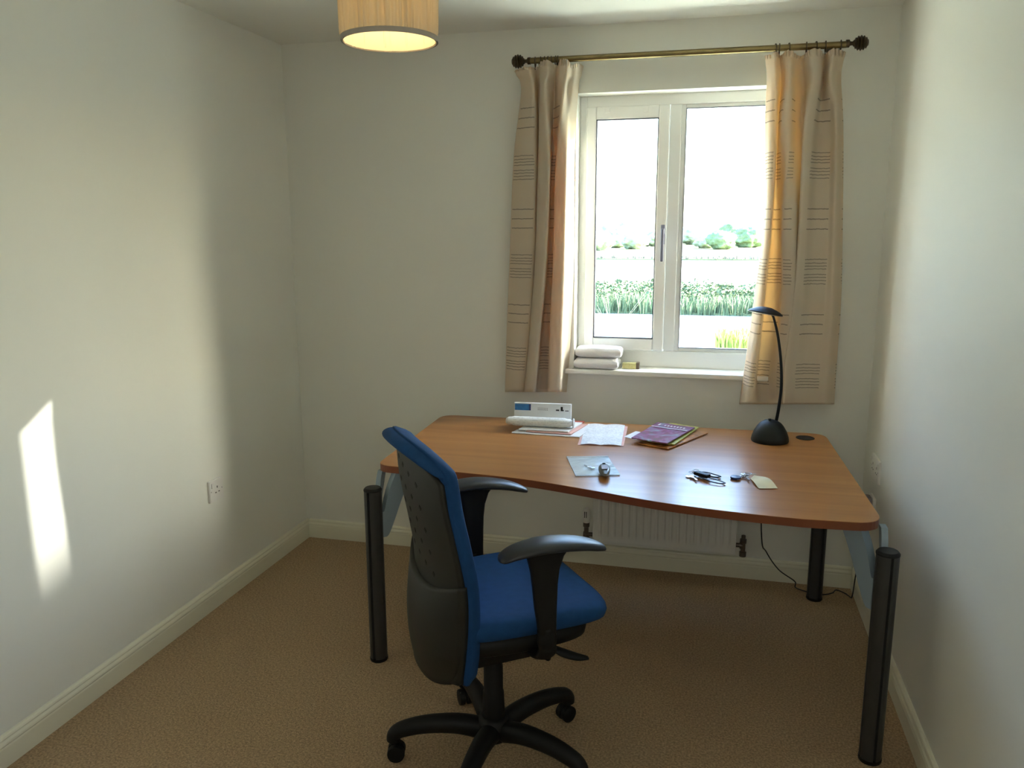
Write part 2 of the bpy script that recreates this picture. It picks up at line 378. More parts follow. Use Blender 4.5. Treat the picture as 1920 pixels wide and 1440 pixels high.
# window: fixed frame, opening casement, panes
def ring_box(bm, x0, x1, z0, z1, t, y0, y1, bev=.003, tb=None, tr=None, tl=None, tt=None):
    tb = tb or t; tr = tr or t; tl = tl or t; tt = tt or t
    box(bm, x0, x0+tl, y0, y1, z0, z1, bev=bev); box(bm, x1-tr, x1, y0, y1, z0, z1, bev=bev)
    box(bm, x0+tl, x1-tr, y0+.0005, y1-.0005, z0, z0+tb, bev=bev); box(bm, x0+tl, x1-tr, y0+.0005, y1-.0005, z1-tt, z1, bev=bev)
bm = B(); FY0, FY1 = .105, .165
ring_box(bm, WX0, WX1, WZ0, WZ1, .03, FY0, FY1, tb=.075, tt=.045)
box(bm, 1.777, 1.826, FY0+.001, FY1-.001, WZ0+.075, WZ1-.045, bev=.004)
# glazing bead of the fixed light
bx0, bx1, bz0, bz1 = 1.826, WX1-.03, WZ0+.075, WZ1-.045
box(bm, bx0, bx0+.019, FY0+.012, FY1-.012, bz0, bz1, bev=.003); box(bm, bx1-.019, bx1, FY0+.012, FY1-.012, bz0, bz1, bev=.003)
box(bm, bx0+.019, bx1-.019, FY0+.012, FY1-.012, bz0, bz0+.016, bev=.003); box(bm, bx0+.019, bx1-.019, FY0+.012, FY1-.012, bz1-.016, bz1, bev=.003)
box(bm, WX0-.0, WX1, FY1, TW+.03, WZ0-.005, WZ0+.02, bev=.003)
win = struct('window_1', bm, M_upvc)
bm = B(); sx0, sx1, sz0, sz1 = 1.416, 1.776, 1.012, 2.082
ring_box(bm, sx0, sx1, sz0, sz1, .042, FY0-.014, FY0+.030, bev=.005, tr=.046, tb=.052, tt=.052)
sash = struct('casement_sash', bm, M_upvc, win)
bm = B()
g0, g1, g2, g3 = sx0+.042, sx1-.046, sz0+.052, sz1-.052
for a in ((g0, g0+.005, g2, g3), (g1-.004, g1, g2, g3), (g0, g1, g2, g2+.006), (g0, g1, g3-.005, g3)):
    box(bm, a[0], a[1], FY0-.010, FY0+.004, a[2], a[3])
struct('glazing_gasket', bm, M_gasket, sash)
bm = B()
for a in ((1.845, 1.8475, 1.026, 2.067), (1.8475, WX1-.05, 1.026, 1.029), (1.8475, WX1-.05, 2.064, 2.067)):
    box(bm, a[0], a[1], FY0+.008, FY0+.02, a[2], a[3])
struct('window_gasket', bm, M_gasket, win)
bm = B(); box(bm, g0-.01, g1+.01, .118, .122, g2-.01, g3+.01); struct('sash_pane', bm, M_glass, sash)
bm = B(); box(bm, bx0+.01, bx1-.01, .138, .142, bz0+.008, bz1-.008); struct('fixed_pane', bm, M_glass, win)
for x in (1.508, 1.674):
    bm = B(); box(bm, x-.011, x+.011, FY0-.024, FY0-.013, 2.055, 2.078, bev=.002); struct('vent_clip', bm, M_upvc, sash)
bm = B(); box(bm, 1.753, 1.771, .080, .0915, 1.49, 1.575, bev=.003); box(bm, 1.755, 1.769, .055, .081, 1.535, 1.560, bev=.004)
box(bm, 1.7555, 1.7685, .050, .064, 1.415, 1.556, bev=.005)
hd = struct('casement_handle', bm, M_handle, sash); hd['label'] = 'dark chrome window handle'
bm = B(); lathe(bm, [(.003, .066), (.003, .078), (.006, .079), (.006, .082), (0.0001, .0822)], (1.762, 0, 1.513), 12, 'y'); struct('key_knob', bm, M_chrome, hd)
# window board
bm = B(); box(bm, WX0-.055, WX1+.055, -.032, .0, WZ0-.022, WZ0, bev=.006); box(bm, WX0, WX1, -.006, FY0+.02, WZ0-.022, WZ0)
struct('trim_1', bm, M_sill)

# ------------------------------------------------------------------ wall sockets
def rounded_rect(hw, hh, r, n=4):
    pts = []
    for cx, cy, a0 in ((hw-r, hh-r, 0), (-hw+r, hh-r, 90), (-hw+r, -hh+r, 180), (hw-r, -hh+r, 270)):
        for k in range(n+1): a = math.radians(a0+90*k/n); pts.append((cx+r*math.cos(a), cy+r*math.sin(a)))
    return pts
def wall_plate(side, yc, zc, hw, hh, name, label, groups, toggles):
    x = 0 if side == 'l' else W; s = 1 if side == 'l' else -1
    t = thing(name, label, 'socket', (x, yc, zc-hh))
    def flat(bm, pts, x0, x1, mi=0):
        a = [bm.verts.new((x+s*x0, yc+u*-s, zc+v)) for u, v in pts]; b = [bm.verts.new((x+s*x1, yc+u*-s, zc+v)) for u, v in pts]
        bm.faces.new(a); bm.faces.new(b)
        for i in range(len(pts)): bm.faces.new((a[i], a[(i+1) % len(pts)], b[(i+1) % len(pts)], b[i]))
    bm = B(); flat(bm, rounded_rect(hw, hh, .004), 0, .008); flat(bm, rounded_rect(hw-.003, hh-.003, .004), .008, .0095); obj('faceplate', bm, M_plastic, t)
    for gx in groups:
        bm = B()
        for u, v, a, b in ((gx, .012, .0022, .0045), (gx-.011, -.010, .0042, .0018), (gx+.011, -.010, .0042, .0018)):
            flat(bm, [(u-a, v-b), (u+a, v-b), (u+a, v+b), (u-a, v+b)], .0094, .0099)
        obj('pin_holes', bm, M_hole, t)
    for gx in toggles:
        bm = B(); flat(bm, [(gx-.006, .014), (gx+.006, .014), (gx+.006, .034), (gx-.006, .034)], .0094, .013); obj('rocker_switch', bm, M_plastic, t)
    for u in (-hw+.011, hw-.011):
        bm = B(); flat(bm, [(u+.0025*math.cos(k*PI/4), .0025*math.sin(k*PI/4)) for k in range(8)], .0094, .0099); obj('screw', bm, M_grey, t)
    return t
wall_plate('l', -.757, .494, .048, .046, 'wall_socket', 'small white power socket low on the left wall, between the sun patch and the corner', (-.005,), (.028,))
wall_plate('r', -.262, .622, .074, .046, 'wall_socket', 'white double power socket on the right wall beside the desk end', (-.036, .036), (-.062, .062))

# lower right socket with grey plug
wall_plate('r', -.25, .46, .045, .045, 'wall_socket', 'low wall socket on the right wall just behind the desk edge, under the double one', (0,), ())
t = thing('power_plug', 'grey moulded plug pushed into the lower socket on the right wall', 'plug', (W-.02, -.25, .48))
bm = B(); box(bm, W-.052, W-.0105, -.277, -.223, .45, .505, bev=.01); obj('plug_body', bm, M_grey, t, True, 40)

# ------------------------------------------------------------------ radiator
t = thing('radiator', 'low white panel radiator on the back wall under the window, behind the desk', 'radiator', (1.815, -.05, .13))
RX0, RX1, RZ0, RZ1 = 1.499, 2.131, .145, .56
bm = B(); N = 132
def rf(u, v):
    x = RX0+(RX1-RX0)*u; z = RZ0+(RZ1-RZ0)*v
    rib = max(0, min(1, (abs(((x-RX0)/.0318) % 1-.5)*2-.45)/.3)); m_ = min(1, max(0, (z-RZ0-.03)/.012))*min(1, max(0, (RZ1-.03-z)/.012))*min(1, max(0, (x-RX0-.02)/.008))*min(1, max(0, (RX1-.02-x)/.008))
    return Vector((x, -.095-.006*rib*m_, z))
vs = grid(bm, rf, 260, 40)
bk = grid(bm, lambda u, v: Vector((RX0+(RX1-RX0)*u, -.078, RZ0+(RZ1-RZ0)*v)), 2, 2)
obj('front_panel', bm, M_rad, t, True, 50)
bm = B(); box(bm, RX0, RX1, -.096, -.076, RZ0-.004, RZ0+.004, bev=.003); box(bm, RX0-.002, RX0+.004, -.096, -.035, RZ0-.004, RZ1+.004, bev=.002); box(bm, RX1-.004, RX1+.002, -.096, -.035, RZ0-.004, RZ1+.004, bev=.002)
box(bm, RX0, RX1, -.06, -.04, RZ0, RZ1, bev=.003); box(bm, RX0, RX1, -.096, -.035, RZ1-.002, RZ1+.005, bev=.002)
obj('casing', bm, M_rad, t)
for x in (RX0+.1, RX1-.1):
    bm = B(); box(bm, x-.015, x+.015, -.045, -.0005, RZ0+.03, RZ1-.03); obj('wall_bracket', bm, M_rad, t)
bm = B()
lathe(bm, [(.0001, .128), (.016, .128), (.016, .15), (.011, .153), (.011, .2), (.015, .203), (.015, .222), (.010, .224)], (1.463, -.062, 0), 16); tube(bm, [(1.463, -.062, .165), (RX0+.01, -.062, .165)], .010, 12); tube(bm, [(1.463, -.062, .165), (1.45, -.062, .165)], .013, 12)
obj('valve_body', bm, M_valve, t, True, 40)
bm = B(); lathe(bm, [(.0001, .222), (.015, .223), (.018, .23), (.0185, .262), (.016, .283), (.010, .29), (.0001, .291)], (1.463, -.062, 0), 20)
vh = obj('thermostat_head', bm, M_plastic, t, True, 40); vh['label'] = 'white thermostatic valve head'
bm = B(); 
for dx in (-.006, .002): box(bm, 1.463+dx-.0016, 1.463+dx+.0016, -.0812, -.078, .25, .279)
obj('valve_marking', bm, M_hole, vh)
bm = B(); lathe(bm, [(.0001, .125), (.015, .125), (.015, .145), (.010, .147), (.010, .185), (.014, .187), (.014, .205), (.009, .207), (.009, .222), (.0001, .222)], (2.165, -.062, 0), 16); tube(bm, [(RX1-.01, -.062, .175), (2.165, -.062, .175)], .010, 12); tube(bm, [(2.15, -.062, .175), (2.156, -.062, .175)], .015, 12)
obj('lockshield_valve', bm, M_valve, t, True, 40)
bm = B()
pass
for x in (1.463, 2.165):
    bm = B(); tube(bm, [(x, -.062, .137), (x, -.04, .135), (x, -.0005, .135)], .008, 10); obj('pipe', bm, M_chrome, t, True)

# ------------------------------------------------------------------ desk
DT, DTH = .73, .026
t = thing('wave_desk', 'cherry wood wave-front office desk with dark tubular legs', 'desk', (1.65, -.6, 0)); desk = t
def corner(p0, pc, p1, r, n=8):
    a = (Vector(p0)-Vector(pc)).normalized()*r+Vector(pc); b = (Vector(p1)-Vector(pc)).normalized()*r+Vector(pc); c = Vector(pc); out = []
    for k in range(n+1): s = k/n; out.append(tuple(a*(1-s)**2+c*2*s*(1-s)+b*s*s))
    return out
BL, BR, FR, FL = (.818, -.190), (2.456, -.168), (2.492, -1.214), (.838, -1.0)
wave = crom([(1.0, -1.008), (1.22, -1.022), (1.422, -1.048), (1.639, -1.108), (1.82, -1.163), (1.963, -1.194), (2.12, -1.215), (2.27, -1.225)], 6)
poly = corner(FL, BL, BR, .07)+corner(BL, BR, FR, .07)+corner(BR, FR, (2.27, -1.225), .085)+[(v[0], v[1]) for v in [Vector((x, y, 0)) for x, y, *_ in [tuple(q) for q in reversed(wave)]]]+corner((1.0, -1.008), FL, BL, .06)
bm = B(); prism(bm, poly, DT-DTH, DT-.0012, 0, 1)
cxy = Vector((1.65, -.6)); ins = [tuple(cxy+(Vector(q)-cxy)*.9986) for q in poly]
top = [bm.verts.new((x, y, DT)) for x, y in ins]
tv = [v for v in bm.verts if abs(v.co.z-(DT-.0012)) < 1e-5]
ft = [f for f in bm.faces if all(abs(v.co.z-(DT-.0012)) < 1e-5 for v in f.verts)]
bmesh.ops.delete(bm, geom=ft, context='FACES_ONLY')
n = len(poly)
for i in range(n): bm.faces.new((tv[i], tv[(i+1) % n], top[(i+1) % n], top[i])).material_index = 0
bm.faces.new(top)
obj('desktop', bm, [M_wood, M_edge], t)
def desk_leg(x, y, inx, iny, ga=29):
    bm = B(); r = .0315; n = 72; pts = []
    for i in range(n):
        a = 2*PI*i/n; rr = r
        for g in range(4):
            da = abs((a-(g*PI/2+math.radians(ga))+PI) % (2*PI)-PI)
            if da < .12: rr = r-.010
        pts.append((x+rr*math.cos(a), y+rr*math.sin(a)))
    prism(bm, pts, .012, .652)
    lg = obj('leg', bm, M_legmetal, t)
    bm = B(); lathe(bm, [(.0001, 0), (.031, 0), (.033, .004), (.033, .012), (.0001, .012)], (x, y, 0), 32); obj('foot_pad', bm, M_black, lg, True, 40)
    bm = B(); lathe(bm, [(.0001, .6515), (.0325, .6515), (.0325, .656), (.027, .6625), (.0001, .6635)], (x, y, 0), 32); obj('leg_cap', bm, M_black, lg, True, 40)
    # bracket: two curved arms rising from the leg side to the underside of the top
    bm = B(); d = Vector((inx, iny, 0)).normalized()
    def arm(dv, prof_lo, prof_hi, th):
        sd_ = Vector((-dv.y, dv.x, 0)); A = crom([Vector((a, 0, b)) for a, b in prof_lo], 6); C = crom([Vector((a, 0, b)) for a, b in prof_hi], 6)
        ra = [];
        for s in (-1, 1): ra.append([[bm.verts.new(Vector((x, y, 0))+dv*q.x+sd_*th*s+Vector((0, 0, q.z))) for q in L_] for L_ in (A, C)])
        m_ = len(A)
        for k in range(m_-1):
            for s in (0, 1): bm.faces.new((ra[s][0][k], ra[s][0][k+1], ra[s][1][k+1], ra[s][1][k]))
            for e in (0, 1): bm.faces.new((ra[0][e][k], ra[0][e][k+1], ra[1][e][k+1], ra[1][e][k]))
        for k in (0, m_-1): bm.faces.new((ra[0][0][k], ra[1][0][k], ra[1][1][k], ra[0][1][k]))
    U = DT-DTH-.0005
    arm(d, [(.028, .475), (.048, .48), (.070, .525), (.105, .61), (.150, U)], [(.028, .57), (.036, .575), (.047, .615), (.062, .66), (.082, U)], .016)
    d2 = Vector((0, iny, 0)) if abs(iny) > 0 else d
    arm(d2.normalized(), [(.028, .53), (.04, .545), (.055, .60), (.085, .66), (.105, U)], [(.028, .60), (.033, .62), (.045, .65), (.055, .68), (.07, U)], .009)
    bmesh.ops.bevel(bm, geom=[e for e in bm.edges if e.calc_face_angle(0) > .9], offset=.003, segments=2, affect='EDGES')
    obj('leg_bracket', bm, M_bracket, t, True, 45)
desk_leg(.846, -1.052, 1, 1, 80); desk_leg(2.50, -1.243, -1, 1, 13); desk_leg(2.463, -.158, -1, -1); desk_leg(.826, -.155, 1, -1)
bm = B(); lathe(bm, [(.0001, DT-.0001), (.036, DT-.0001), (.036, DT+.0018), (.030, DT+.0028), (.028, DT+.0016), (.0001, DT+.0016)], (2.372, -.258, 0), 36); obj('cable_grommet', bm, M_lampblk, t, True, 30)
bm = B(); box(bm, .98, 2.33, -.34, -.30, DT-DTH-.06, DT-DTH-.0005, bev=.004); obj('support_beam', bm, M_legmetal, t)

# ------------------------------------------------------------------ office chair
CX, CY, CA = 1.405, -1.49, math.radians(36.5)
t = thing('office_chair', 'blue fabric swivel office chair with black shell back and armrests', 'chair', (CX, CY, 0), CA); chair = t
CM = ORG[t.name]
def cobj(name, bm, m, parent=t, smooth=True, angle=None):
    bm.transform(CM); return obj(name, bm, m, parent, smooth, angle)
# star base
bm = B(); lathe(bm, [(.0001, .062), (.04, .064), (.05, .075), (.052, .115), (.043, .135), (.034, .14), (.0001, .14)], (0, 0, 0), 32); cobj('base_hub', bm, M_black, angle=40)
for k in range(5):
    a = math.radians(52+72*k)-CA; dv = Vector((math.cos(a), math.sin(a), 0)); bm = B()
    P_ = crom([dv*.03+Vector((0, 0, .095)), dv*.11+Vector((0, 0, .112)), dv*.2+Vector((0, 0, .112)), dv*.27+Vector((0, 0, .098)), dv*.296+Vector((0, 0, .082)), dv*.3+Vector((0, 0, .062))], 6)
    rr = [.038-.0135*min(1, i/(len(P_)*.8)) for i in range(len(P_))]
    tube(bm, P_, rr, 14, flat=(.85, .85)); lg = cobj('base_leg', bm, M_black)
    bm = B(); sd_ = Vector((-dv.y, dv.x, 0)); c = dv*.3; off = dv*.008
    for s in (-1, 1):
        rot = Matrix(((sd_.x, dv.x, 0), (sd_.y, dv.y, 0), (0, 0, 1)))
        lathe(bm, [(.0001, 0), (.019, .0), (.0262, .004), (.0264, .014), (.0250, .020), (.0001, .021)], c-off+Vector((0, 0, .0264))+sd_*(.004*s if s > 0 else -.022), 24, 'x', rot)
    tube(bm, [c+Vector((0, 0, .03)), c+Vector((0, 0, .07))], .009, 10); tube(bm, [c-off-sd_*.01+Vector((0, 0, .03)), c-off+sd_*.01+Vector((0, 0, .03))], .02, 12)
    cobj('caster', bm, M_black, lg, angle=40)
bm = B(); lathe(bm, [(.0001, .09), (.033, .09), (.034, .14), (.031, .215), (.0285, .22), (.0285, .3), (.026, .305), (.026, .39), (.0001, .39)], (0, 0, 0), 32); cobj('gas_column', bm, M_black, angle=35)
bm = B(); box(bm, -.15, .14, -.15, .15, .398, .455, bev=.025); box(bm, -.12, .11, -.10, .10, .352, .43, bev=.025); box(bm, -.07, .06, -.05, .05, .335, .36, bev=.012); box(bm, -.17, -.09, -.03, .03, .36, .39, bev=.008); cobj('tilt_mechanism', bm, M_black, angle=40)
# seat
def seat_pt(u, v, ztop, shr=0):
    pass
def sup(a, hx, hy, n):
    c, s = math.cos(a), math.sin(a); r = (abs(c/hx)**n+abs(s/hy)**n)**(-1/n); return r*c, r*s
def seat_surface(name, hx, hy, zt, zb, m, nexp=3.6, cx=.05):
    bm = B(); NA, NR = 72, 12; rings = []
    def zoff(x, y):  # waterfall front and dish
        f = max(0, (x-.05)/(hx)); return -.016*max(0, (x-.12)/.2)**2 + .006*((y/hy)**2)
    levels = [(0.0001, zt, 0), (.3, zt, 0), (.6, zt, 0), (.8, zt-.001, 0), (.9, zt-.004, 0), (.96, zt-.011, 0), (.99, (zt*.6+zb*.4), 1), (1.0, (zt+zb)/2-.004, 1), (.985, zb+.006, 1), (.95, zb, 1), (.6, zb-.004, 1), (.0001, zb-.006, 1)]
    for s, z, _ in levels:
        ring = []
        for i in range(NA):
            x, y = sup(2*PI*i/NA, hx, hy, nexp); y *= 1-.06*max(0, -x/hx); x, y = x*s, y*s
            ring.append(bm.verts.new((x+cx, y, z+zoff(x+cx, y))))
        rings.append(ring)
    for a, b in zip(rings, rings[1:]):
        for i in range(NA): bm.faces.new((a[i], a[(i+1) % NA], b[(i+1) % NA], b[i]))
    bm.faces.new(rings[0]); bm.faces.new(rings[-1])
    return cobj(name, bm, m)
seat_surface('seat_cushion', .248, .240, .550, .496, M_blue, nexp=4.6, cx=.044)
seat_surface('seat_shell', .212, .218, .500, .440, M_black, nexp=4.0, cx=.028)
# backrest: local frame, l lateral, z height
def smooth_interp(K, z):
    z = max(K[0][0], min(K[-1][0], z))
    for i in range(len(K)-1):
        if K[i][0] <= z <= K[i+1][0]:
            (za, xa), (zb, xb) = K[i], K[i+1]; h = zb-za; s = (z-za)/h
            ma = (K[i+1][1]-K[max(0, i-1)][1])/(K[i+1][0]-K[max(0, i-1)][0]); mb = (K[min(len(K)-1, i+2)][1]-xa)/(K[min(len(K)-1, i+2)][0]-za)
            return (2*s**3-3*s**2+1)*xa+(s**3-2*s**2+s)*h*ma+(-2*s**3+3*s**2)*xb+(s**3-s**2)*h*mb
def bx(z): return smooth_interp([(.36, -.186), (.50, -.179), (.66, -.180), (.76, -.195), (.88, -.217), (.97, -.225), (1.04, -.23)], z)
def hw(z):
    K = [(.36, .205), (.45, .222), (.6, .224), (.8, .216), (.9, .208), (1.03, .197)]
    z = max(K[0][0], min(K[-1][0], z))
    for (a, xa), (b, xb) in zip(K, K[1:]):
        if a <= z <= b: return xa+(xb-xa)*(z-a)/(b-a)
ZB = .362
def ztop(l): return 1.034-.064*(abs(l)/.2)**2.8
def back_pt(u, v, off):
    l = (u*2-1); zt = 1.0; z = ZB+(zt-ZB)*v; L_ = l*hw(z)
    zz = ZB+(ztop(L_)-ZB)*v+(.02*(abs(l)**3)*(1-v)); x = bx(z)+.032*(abs(l)**2.2)-off
    roll = max(0, (v-.86)/.14); x -= .040*roll**1.8*(1-abs(l)**2.5)
    return Vector((x, L_, zz))
def slab(front, rear, nu, nv):
    bm = B(); a = grid(bm, front, nu, nv); b = grid(bm, rear, nu, nv)
    ed = [(i, 0) for i in range(nu)]+[(nu-1, j) for j in range(1, nv)]+[(i, nv-1) for i in range(nu-2, -1, -1)]+[(0, j) for j in range(nv-2, 0, -1)]
    for k in range(len(ed)):
        (i, j), (i2, j2) = ed[k], ed[(k+1) % len(ed)]; bm.faces.new((a[i][j], a[i2][j2], b[i2][j2], b[i][j]))
    return bm
def soft(u, v):
    e = min(u, 1-u)*2; g = min(v, 1-v); return (1-max(0, 1-e/.10)**2.2)*(1-max(0, 1-g/.05)**2.2)
bm = slab(lambda u, v: back_pt(u, v, -.008-.032*soft(u, v)), lambda u, v: back_pt(u, v, .004*soft(u, v)), 40, 60)
cobj('backrest_cushion', bm, M_blue)
# head roll: cushion curling backward over the top edge
bm = B(); NS = 40; rings = []
for i in range(NS+1):
    l = -1+2*i/NS; L_ = l*.196; e = (1-abs(l)**4)**.5 if abs(l) < 1 else 0
    base = back_pt((l+1)/2, .985, 0); rx = .008+.018*e; rz = .006+.009*e
    sh = 1 if 0 < i < NS else .35
    rings.append([bm.verts.new(Vector((base.x-.012*e+rx*sh*math.cos(q), L_, base.z-.006+rz*sh*math.sin(q)))) for q in [2*PI*k/20 for k in range(20)]])
for a, b in zip(rings, rings[1:]):
    for k in range(20): bm.faces.new((a[k], a[(k+1) % 20], b[(k+1) % 20], b[k]))
bm.faces.new(rings[0]); bm.faces.new(rings[-1]); cobj('head_roll', bm, M_blue)
# rear shell with perforations and the lower bulging cover
def shell_pt(off):
    def f(u, v):
        l = u*2-1; z = ZB+.008+(ztop(l*.2)-.035-ZB-.008)*v; L_ = l*(hw(z)-.012); bul = .010*(1-abs(l)**2.5)
        return Vector((bx(z)+.032*(abs(l)**2.2)-.006-off-bul, L_, z+.012*(1-v)*abs(l)**3))
    return f
bm = slab(shell_pt(0), shell_pt(.014), 40, 60); cobj('back_shell', bm, M_shell)
def lower_pt(off):
    def f(u, v):
        l = u*2-1; z = .345+(.665-.345)*v; dip = -.05*(1-abs(l)**2)*v; zz = z+dip+.035*(1-v)**2*abs(l)**3
        L_ = l*(hw(z)-.006)*(1-.10*(1-v)**3); bul = (.014+.018*math.sin(PI*min(1, (1-v)*1.05))**.8)*(1-abs(l)**2.6)
        return Vector((bx(z)+.032*(abs(l)**2.2)-.016-off-bul*1.15, L_, zz))
    return f
bm = slab(lower_pt(-.02), lower_pt(.008), 40, 30); cobj('lower_back_cover', bm, M_shell)
hf = shell_pt(.0150)
hf2 = shell_pt(.0135)
for r_ in range(5):
    for c_ in range(4):
        zc = .905-.058*r_-.012*c_; uc = .62-.115*c_+.0*r_
        vv = (zc-ZB-.008)/(.945-ZB-.008)
        if not .05 < vv < .97: continue
        du, dv = .017, .013
        q = [hf(uc-du, vv), hf(uc, vv-dv), hf(uc+du, vv), hf(uc, vv+dv)]; q2 = [hf2(uc-du, vv), hf2(uc, vv-dv), hf2(uc+du, vv), hf2(uc, vv+dv)]
        bm = B()
        a = [bm.verts.new(x) for x in q]; b = [bm.verts.new(x) for x in q2]; bm.faces.new(a); bm.faces.new(b)
        for k in range(4): bm.faces.new((a[k], a[(k+1) % 4], b[(k+1) % 4], b[k]))
        cobj('perforation', bm, M_hole, smooth=False)
bm = B(); P_ = crom([(-.20, 0, .56), (-.225, 0, .46), (-.20, 0, .385), (-.12, 0, .37)], 6); tube(bm, P_, .02, 12, flat=(1.6, .6)); cobj('back_support_bar', bm, M_black)
# arms
for s in (-1, 1):
    y = s*.272
    bm = B(); P_ = crom([(.05, s*.12, .435), (.05, s*.20, .437), (.05, s*.255, .455), (.048, y, .49), (.044, y, .54)], 6); tube(bm, P_, [.03+.002*math.sin(i) for i in range(len(P_))], 14, flat=(.95, .42) if False else (.9, .45)); ap = cobj('arm_support', bm, M_black)
    bm = B(); rings = []
    for z, wx, wy, cx in ((.475, .020, .011, .050), (.51, .024, .012, .048), (.56, .027, .0125, .045), (.60, .031, .013, .042), (.66, .035, .0135, .040), (.70, .040, .014, .040), (.735, .050, .016, .042), (.752, .060, .02, .045)):
        rings.append([bm.verts.new((cx+wx*(abs(math.cos(q))**.6)*math.copysign(1, math.cos(q)), y+wy*(abs(math.sin(q))**.6)*math.copysign(1, math.sin(q)), z)) for q in [2*PI*k/24 for k in range(24)]])
    for a, b in zip(rings, rings[1:]):
        for k in range(24): bm.faces.new((a[k], a[(k+1) % 24], b[(k+1) % 24], b[k]))
    bm.faces.new(rings[0]); bm.faces.new(rings[-1]); cobj('arm_post', bm, M_black, angle=50)
    # pad: lofted along x
    bm = B(); prof = [(-.085, .748, .012, .006), (-.075, .752, .028, .011), (-.04, .762, .038, .015), (.02, .768, .043, .018), (.08, .765, .044, .018), (.14, .755, .041, .0165), (.185, .742, .034, .014), (.212, .732, .022, .010), (.22, .729, .010, .005)]
    PR = crom([Vector((a, b, c)) for a, b, c, d in prof], 5); DR = crom([Vector((d, 0, 0)) for *_, d in prof], 5); rings = []
    for q, dd in zip(PR, DR):
        ring = []
        for k in range(28):
            a = 2*PI*k/28; cc, ss = math.cos(a), math.sin(a); zz = dd.x*(ss if ss > 0 else ss*.75)
            ring.append(bm.verts.new((q.x, y+s*(-.012*(q.x/.2)**2 if q.x > 0 else 0)+q.z*math.copysign(abs(cc)**.75, cc), q.y+zz)))
        rings.append(ring)
    for a, b in zip(rings, rings[1:]):
        for k in range(28): bm.faces.new((a[k], a[(k+1) % 28], b[(k+1) % 28], b[k]))
    bm.faces.new(rings[0]); bm.faces.new(rings[-1]); cobj('arm_pad', bm, M_padm)
bm = B(); P_ = crom([(.05, -.06, .385), (.07, -.13, .392), (.09, -.19, .40)], 5); tube(bm, P_, .007, 10)
P_ = crom([(.085, -.225, .452), (.11, -.232, .436), (.15, -.238, .418), (.185, -.242, .408)], 5); tube(bm, P_, [.006+.009*math.sin(PI*min(1, (i+3)/(len(P_)+2))) for i in range(len(P_))], 12, flat=(1.4, .6)); tube(bm, [(.088, -.19, .40), (.085, -.225, .455)], .008, 8)
cobj('adjusting_lever', bm, M_black)

# ------------------------------------------------------------------ curtain pole with rings
RZ, RY = 2.2535, -.085
t = thing('curtain_pole', 'antique brass curtain pole with ribbed ball finials above the window', 'curtain rail', (1.815, RY, RZ)); pole = t
bm = B(); tube(bm, [(1.20, RY, RZ), (2.445, RY, RZ-.003)], .0125, 20); obj('rod', bm, M_brass, t, True, 60)
for s, x in ((-1, 1.20), (1, 2.445)):
    bm = B(); prof = [(.0001, -.002), (.0145, -.002), (.0145, .010), (.008, .014), (.007, .022), (.012, .026)]
    R = .028; c0 = .052
    for k in range(15):
        a = PI*(k+1)/16; rr = R*math.sin(a)*(1.0 if k % 2 else .78)+.001; prof.append((rr, c0-R*math.cos(a)))
    prof.append((.0001, c0+R)); prof = [(r_, x+s*h) for r_, h in prof]
    lathe(bm, prof, (0, RY, RZ), 24, 'x'); obj('finial', bm, M_dbrass, t, True, 35)
for x in (1.178+.06, 2.40):
    bm = B(); tube(bm, [(x, -.0005, RZ-.002), (x, RY, RZ-.002)], .007, 10); lathe(bm, [(.0001, -.0005), (.02, -.0005), (.02, -.007), (.0001, -.008)], (x, 0, RZ-.002), 18, 'y'); obj('wall_bracket', bm, M_dbrass, t, True, 40)
def torus(bm, c, R, r, axis='x', n=24, m_=8, tilt=0):
    vs = []
    for i in range(n):
        a = 2*PI*i/n; ring = []
        for j in range(m_):
            b = 2*PI*j/m_; rr = R+r*math.cos(b)
            p_ = Vector((r*math.sin(b), rr*math.cos(a), rr*math.sin(a))) if axis == 'x' else (Vector((rr*math.cos(a), rr*math.sin(a), r*math.sin(b))))
            if tilt: p_ = Matrix.Rotation(tilt, 3, 'Z') @ p_
            ring.append(bm.verts.new(p_+Vector(c)))
        vs.append(ring)
    for i in range(n):
        for j in range(m_): bm.faces.new((vs[i][j], vs[(i+1) % n][j], vs[(i+1) % n][(j+1) % m_], vs[i][(j+1) % m_]))
def rings_for(xs_, grp, where):
    first = None
    for k, x in enumerate(xs_):
        if first is None:
            r0 = thing('curtain_ring', where, 'curtain ring', (x, RY, RZ-.006), 0, grp)
            bm = B(); torus(bm, (x, RY, RZ-.006), .0195, .0022, 'x', tilt=.15); obj('ring_band', bm, M_dbrass, r0, True)
            bm = B(); torus(bm, (x, RY, RZ-.031), .005, .0012, 'x', 12, 6); obj('eyelet', bm, M_dbrass, r0, True)
            first = r0
        else:
            r = first.copy(); COL.objects.link(r); r.location.x = x; r.rotation_euler.z = random.uniform(-.2, .2)
            for ch in list(first.children):
                c = ch.copy(); COL.objects.link(c); c.parent = r
rings_for([1.245, 1.262, 1.277, 1.29, 1.31, 1.318, 1.222], 'curtain rings above the left curtain', 'small dark bronze curtain ring on the brass pole above the left curtain')
rings_for([2.185, 2.2, 2.235, 2.30, 2.335, 2.37, 2.425], 'curtain rings above the right curtain', 'small dark bronze curtain ring on the brass pole above the right curtain')

